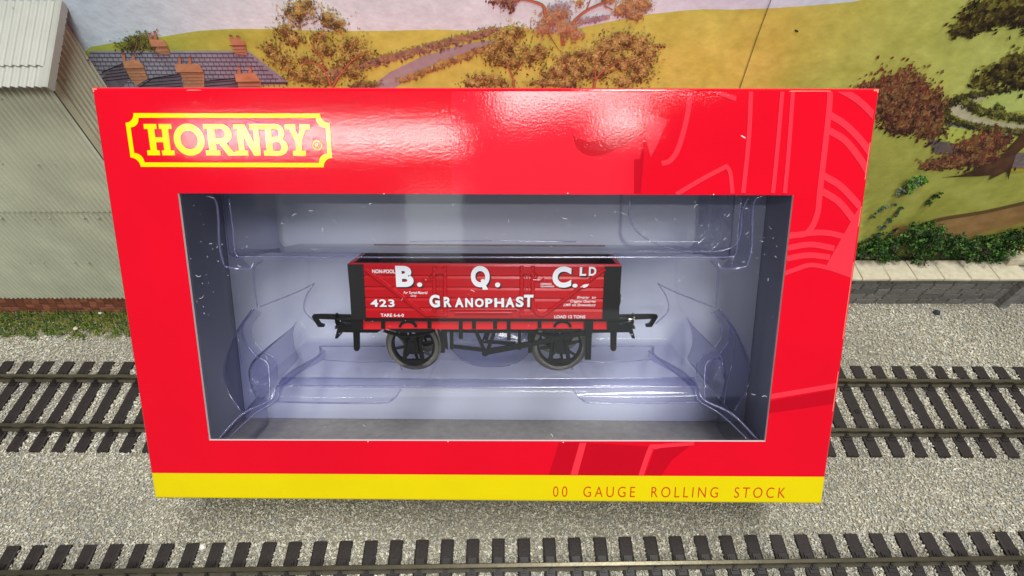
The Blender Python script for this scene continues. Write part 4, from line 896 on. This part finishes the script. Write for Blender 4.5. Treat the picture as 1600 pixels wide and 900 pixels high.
# black corner plates with rivets
for pts, rx in (([(548.5, 410), (571.5, 410), (574, 496.5), (551.5, 496.5)], (567, 569)), ([(942.5, 413), (968.5, 413), (965.5, 496.5), (940, 496.5)], (946.5, 943.5))):
    m = MB(); slab(m, pts, DS-.22, DE*0+DS+.3); b = [wp(*p, DS-.22) for p in pts]
    xo = min(q[0] for q in b) if pts[0][0] < 700 else max(q[0] for q in b)
    s_ = 1 if pts[0][0] < 700 else -1
    m.box((min(xo, xo+s_*.18), DS+.3, min(q[2] for q in b)), (max(xo, xo+s_*.18), DE+.2, max(q[2] for q in b)))
    rivets(m, [(rx[0]+(rx[1]-rx[0])*i/8, 415+i*8.4) for i in range(9)], DS-.22, .17, .16)
    WB(m, 'corner_plate', m_bk2, smooth=True)
def bevel_bar(m, pts, wd, d):
    w0 = [wp(*p, d+.2) for p in stroke(pts, wd)]; w1 = [wp(*p, d) for p in stroke(pts, wd*.62)]
    m.prism(w1, w0); m.prism(w0, [np.array([q[0], DS+.12, q[2]]) for q in w0])
# red strapping: diagonals, door posts, hinges, door rail
T = DS-.42
for sx in (0, 1):
    f = (lambda x: x) if not sx else (lambda x: 1516-x)
    m = MB(); sp_ = smooth_pts([(f(573), 417), (f(620), 453), (f(662), 486), (f(670), 489.5), (f(677), 487), (f(680), 480), (f(680), 470)], 4)
    bevel_bar(m, sp_, 5.6, T)
    rivets(m, [(f(579+i*14.5), 422+i*11.2) for i in range(6)], T, .17, .14); WB(m, 'diagonal_strap', m_wr, near_side, True)
for px in (680.5, 697, 815, 832):
    m = MB(); inn = px in (697, 815)
    bevel_bar(m, [(px, 412), (px, 440), (px, 492 if inn else 482)], 6.4, T+.02)
    rivets(m, [(px, y) for y in (416, 424, 438, 453, 466, 478)], T+.02, .2, .16); WB(m, 'door_strap', m_wr, near_side, True)
m = MB(); c0, c1 = wp(703, 484, DS-.1), wp(808, 484, DS-.1)
m.tube([c0+np.array([0, 0, .55]), c1+np.array([0, 0, .55])], .3, 10); m.tube([c0+np.array([1.2, -.1, -.2]), c1+np.array([-1.2, -.1, -.2])], .34, 10); rivets(m, [(710, 492), (757, 492), (804, 492)], DS, .22, .2); WB(m, 'door_rail', m_wr, near_side, True)
for px, s in ((689, 1), (823, -1)):
    m = MB(); slab(m, [(px-8, 416), (px+8, 416), (px+8, 424), (px-8, 424)], T-.1, DS+.1); rivets(m, [(px-8, 419), (px+8, 419), (px-8, 426), (px+8, 426)], T-.02, .28, .2)
    m.tube([wp(px-s*9, 420, T)]+[wp(px-s*(13+4*math.sin(i*1.1)), 424+i*2.4, T) for i in range(5)]+[wp(px-s*(20+i*3), 434-2*i+(i % 2)*2, T) for i in range(3)], .14, 6)
    slab(m, [(px-12, 487), (px+12, 487), (px+12, 491), (px-12, 491)], T+.06, DS+.1); rivets(m, [(px-9, 489), (px+9, 489)], T, .26, .2)
    bar(m, (px-2, 426), (px-2, 478), 1.6, T+.12, DS+.1); bar(m, (px+2.5, 426), (px+2.5, 478), 1.6, T+.12, DS+.1)
    WB(m, 'door_latch', m_wr, near_side, True)
# lettering
def letter(s, x0, x1, yb, yt, shade=True, bold=.02, d=DS-.03, mwhite=None, sh=(.3, -.3), **kw):
    a, b = wp(x0, yb, d), wp(x1, yb, d); t_ = wp(x0, yt, d); v, f = fit_text(s, a[0], b[0], a[2], t_[2], bold=bold, **kw); m = MB()
    if shade:
        for k in (1, .66, .33): m.add([(q[0]+sh[0]*k, d+.012+.004*k, q[1]+sh[1]*k) for q in v], f, 1)
    m.add([(q[0], d-.006, q[1]) for q in v], f, 0); return WB(m, 'lettering', [m_wh, m_sh], near_side)
letter('B', 622, 649, 445, 412, bold=.05); letter('.', 654, 662, 445, 438, bold=.02)
letter('O', 737, 766, 445.5, 412, bold=.05)
m = MB(); slab(m, [(752, 434), (756, 432), (763, 449), (755, 449.5)], DS-.045, DS-.02); WB(m, 'lettering', m_wh, near_side)
letter('.', 774, 782, 445.5, 438, bold=.02)
letter('C', 862, 891, 446, 413, bold=.05); letter('.', 893, 901, 446, 440, bold=.02); letter('L', 904, 914, 427.5, 414, bold=.04); letter('D', 918, 929.5, 427.5, 413.5, bold=.04)
m = MB(); slab(m, [(905, 445), (911, 441), (919, 440), (916, 444), (912, 446)], T-.06, T-.02); WB(m, 'lettering', m_wh, near_side)
for ch, x0, x1, yt, yb in (('G', 673, 689, 457, 477), ('R', 695, 707, 460.5, 476.5), ('A', 712, 725.5, 462, 477), ('N', 728, 740, 462.5, 477), ('O', 743, 756.5, 463, 477), ('P', 759, 770, 463, 477), ('H', 773, 788, 462.5, 477), ('A', 790, 804, 461.5, 477), ('S', 806, 818, 460, 476.5), ('T', 818.5, 833, 457, 476.5)):
    letter(ch, x0, x1, yb, yt, bold=.045, d=(T-.03 if ch in 'GRST' else DS-.03), sh=(.2, -.22))
letter('423', 582, 619, 476.5, 464.5, bold=.03, spacing=1.15, sh=(.14, -.16)); letter('NON-POOL', 585.5, 620.5, 423.5, 417.5, False, bold=.03)
letter('TARE 6-6-0', 597, 633, 492.2, 487, False, bold=.02); letter('LOAD 12 TONS', 865.5, 913.5, 494.5, 489.5, False, bold=.02)
letter('For Tarred Material', 633, 670, 456, 451.7, False, bold=.012, shear=.3); letter('Only', 644, 653, 461.4, 457.4, False, bold=.012, shear=.3)
letter('CERRIGO', 844, 861, 441.8, 438.8, False, bold=.02); letter('QUARRIES', 844, 865, 445.8, 442.8, False, bold=.02)
letter('Empty  to', 900, 929.5, 464.2, 459.4, False, bold=.012, shear=.3); letter('Criggion Quarries', 890, 929.5, 470.6, 465.4, False, bold=.012, shear=.3); letter('LMR via Shrewsbury', 879.5, 929.5, 476.6, 471, False, bold=.012, shear=.3)
# solebar with black brackets
m = MB(); slab(m, [(565, 498), (951, 498), (948, 513), (568, 513)], DS+1.4, DS+2.6)
sole = WB(m, 'solebar', m_wr2)
m = MB(); slab(m, [(565, 498), (951, 498), (948, 513), (568, 513)], DS+1.4, DS+2.6); k_y = [v[1] for v in m.v]; m.v = [(x, DS+DE-y, z) for x, y, z in m.v]; WB(m, 'solebar', m_wr2)
m = MB(); slab(m, [(572, 496), (948, 496), (948, 500), (572, 500)], DS+.6, DE-.6); WB(m, 'floor_frame', m_bk)
for pts in ([(600, 499, 512)], [(672, 499, 511)], [(720.5, 498, 528)], [(741, 498, 512)], [(774, 498, 512)], [(795, 498, 530)], [(843, 498, 511)]):
    for x, y0, y1 in pts:
        m = MB(); slab(m, [(x-3, y0), (x+3, y0), (x+3, y1), (x-3, y1)], DS+1.0, DS+1.5); rivets(m, [(x, y0+8)], DS+1.0, .18, .15); WB(m, 'bracket', m_bk, sole, True)
for cx in (638.5, 878.5):
    m = MB(); slab(m, stroke([(cx+12.5*math.cos(a), 510-9.5*math.sin(a)) for a in np.linspace(.05, math.pi-.05, 15)], 4.2), DS+1.1, DS+1.5); rivets(m, [(cx-12, 507), (cx, 500), (cx+12, 507)], DS+1.1, .18, .15); WB(m, 'crown_plate', m_bk, sole, True)
# wheelsets, springs, axle guards
for cx, cy in ((646, 541), (874, 541)):
    for far in (0, 1):
        dw = DS+4.2 if not far else DE-4.2-1.6
        c = fp(cx, cy, DS+4.2); c = np.array([c[0], dw, c[2]]); rw = c[2]-zr-.0
        m = MB(); m.lathe([(rw*.80, 0), (rw*.93, -.05), (rw*.94, .0), (rw*.95, 1.1), (rw*1.04, 1.25), (rw*1.04, 1.7), (rw*.8, 1.7)], c, 44)
        if far: m.v = [(x, 2*dw+1.6-y, z) for x, y, z in m.v]
        ty = WB(m, 'wheel', m_tyre, None, True)
        m = MB(); m.lathe([(.01, -.1), (rw*.22, -.1), (rw*.24, .2), (rw*.24, 1.4), (.01, 1.4)], c, 20)
        for k in range(8):
            a = k*math.pi/4+.2; m.tube([c+np.array([math.cos(a)*rw*.2, .6, math.sin(a)*rw*.2]), c+np.array([math.cos(a)*rw*.83, .6, math.sin(a)*rw*.83])], [.42, .3], 6)
        m.lathe([(rw*.72, .1), (rw*.81, .05), (rw*.81, 1.5), (rw*.72, 1.5)], c, 36)
        WB(m, 'spokes', m_bk, ty, True)
    c = fp(cx, cy, DS+4.2); m = MB(); m.tube([(c[0], DS+2.6, c[2]), (c[0], DE-2.6, c[2])], .5, 10); WB(m, 'axle', m_steel)
    for far in (0, 1):
        dg = DS+2.4
        m = MB(); slab(m, [(cx-24, 512), (cx+24, 512), (cx+21, 519), (cx-21, 519)], dg+.2, dg+.7)
        slab(m, [(cx-22, 512), (cx-13, 512), (cx-8, 540), (cx-11, 566), (cx-18, 566), (cx-13, 540)], dg+.2, dg+.7); slab(m, [(cx+13, 512), (cx+22, 512), (cx+13, 540), (cx+18, 566), (cx+11, 566), (cx+8, 540)], dg+.2, dg+.7); slab(m, [(cx-17, 562), (cx+17, 562), (cx+15, 568), (cx-15, 568)], dg+.15, dg+.75)
        slab(m, [(cx-7, 529), (cx+5, 529), (cx+9, 550), (cx-10, 550)], dg-1.2, dg+.3); slab(m, [(cx-3, 533), (cx+2, 533), (cx+4, 544), (cx-5, 544)], dg-1.5, dg-1.1); slab(m, [(cx-10, 550), (cx+10, 550), (cx+10, 552.5), (cx-10, 552.5)], dg-1.4, dg+.3)
        slab(m, [(cx-13, 534), (cx-9, 534), (cx-14, 566), (cx-18, 566)], dg-.2, dg+.3); slab(m, [(cx+9, 534), (cx+13, 534), (cx+18, 566), (cx+14, 566)], dg-.2, dg+.3)
        rivets(m, [(cx-12, 560), (cx+12, 560), (cx, 560), (cx-8, 536), (cx+7, 536)], dg-.2, .2, .2)
        if far: m.v = [(x, DS+DE-y, z) for x, y, z in m.v]
        WB(m, 'axle_guard', m_bk, None, True)
        m = MB()
        for k in range(4):
            hw = 40-5*k; slab(m, stroke([(cx-6+hw*t, 516+1.9*k+8.5*(1-t*t)*(hw/40)**2) for t in np.linspace(-1, 1, 15)], 1.5), dg-1.6+.05*k, dg-.4)
        slab(m, [(cx-4, 523), (cx+3, 523), (cx+3, 530), (cx-4, 530)], dg-1.7, dg-.3)
        slab(m, [(cx-38, 512), (cx+34, 512), (cx+20, 518), (cx-20, 518)], dg-1.1, dg-.5)
        if far: m.v = [(x, DS+DE-y, z) for x, y, z in m.v]
        WB(m, 'leaf_spring', m_bk, None, True)
# brake gear
m = MB(); db = DS+2.2
bar(m, (742, 512), (757, 549), 5, db, db+.6); bar(m, (775, 512), (762, 548), 5.5, db, db+.6); bar(m, (765, 512), (757, 535), 8, db+3, db+3.5)
c = wp(758, 551, db); m.lathe([(.01, -.4), (.75, -.4), (.75, 1), (.01, 1)], c, 16)
bar(m, (709, 542), (757, 548), 5, db+1.2, db+1.8); bar(m, (755, 534), (806, 538), 4.5, db+1.2, db+1.8)
slab(m, [(758, 545), (820, 534), (832, 533), (880, 521), (925, 514), (925, 520), (880, 529), (832, 540), (822, 542), (760, 554)], db-1.4, db-.9)
bar(m, (706, 513), (706, 546), 5.5, db+1, db+1.6); bar(m, (811.5, 513), (811.5, 547), 5, db+1, db+1.6); bar(m, (830, 514), (828, 552), 6, db+1.5, db+2.5); bar(m, (694, 514), (692, 552), 6, db+1.5, db+2.5)
slab(m, [(690, 513), (840, 513), (836, 519), (770, 520), (745, 520), (694, 518)], db+1, db+6)
slab(m, [(826, 516), (842, 516), (836, 532), (826, 548), (824, 530)], db+3, db+3.8); slab(m, [(684, 516), (698, 516), (700, 548), (690, 540)], db+3, db+3.8)
WB(m, 'brake_gear', m_bk, None, True)
m = MB(); slab(m, [(915, 500), (924.5, 500), (923, 561), (913.5, 561)], db-1.9, db-1.5); slab(m, [(913, 498), (926, 498), (926, 514), (913, 514)], db-2.2, db-1.5); rivets(m, [(918.5, 527+i*5) for i in range(7)], db-1.9, .16, .12); WB(m, 'brake_guard', m_bk, None, True)
# ends: headstocks, buffers, couplings
DM = (DS+DE)/2
for s in (0, 1):
    f = (lambda x: x) if not s else (lambda x: 1516-x)
    m = MB(); slab(m, [(f(549), 491), (f(568), 491), (f(568), 514), (f(553), 514)], DS+.6, DE-.6); WB(m, 'headstock', m_bk)
    for db_ in (DS+3.2, DE-3.2):
        c0 = fp(f(553), 497, DS+3.2); c1 = fp(f(536), 497.5, DS+3.2); c2 = fp(f(529.5), 498, DS+3.2)
        for c in (c0, c1, c2): c[1] = db_
        m = MB(); m.tube([c0, c0+(c1-c0)*.5, c1], [.95, .85, .6], 12); bf = WB(m, 'buffer_shank', m_bk, None, True)
        m = MB(); m.tube([c1, c2], .35, 8); m.tube([c2, c2+(c2-c1)*.07], [1.55, 1.55], 18); WB(m, 'buffer_head', m_bk if not s else m_steel, bf, True)
    m = MB(); dc = DM-3.0
    hx = [(f(553), 500), (f(505), 499), (f(491.5), 499.5), (f(489.5), 503), (f(499), 519), (f(508), 519), (f(508.5), 515), (f(503), 514), (f(498), 506), (f(520), 507), (f(553), 508)]
    hx = [(x, y-6) for x, y in hx]; slab(m, hx, dc, dc+.7); hook = WB(m, 'coupling_hook', m_bk)
    m = MB(); slab(m, [(f(x), y-6) for x, y in ((568, 516), (537, 516), (529, 520), (524.5, 536), (529, 536), (534, 526), (590, 527), (598, 522))], dc-2.5, dc+3.4)
    slab(m, [(f(x), y-6) for x, y in ((538, 512), (530, 513), (524, 521), (531, 520), (540, 516))], dc-2.5, dc-1.9); slab(m, [(f(x), y-6) for x, y in ((538, 512), (530, 513), (524, 521), (531, 520), (540, 516))], dc+2.8, dc+3.4)
    WB(m, 'coupling_bar', m_bk)
    m = MB(); slab(m, [(f(553), 508), (f(563), 508), (f(562.5), 548), (f(560), 551), (f(556), 551), (f(553.5), 548)], dc-.9, dc-.3); WB(m, 'coupling_drop_arm', m_bk)
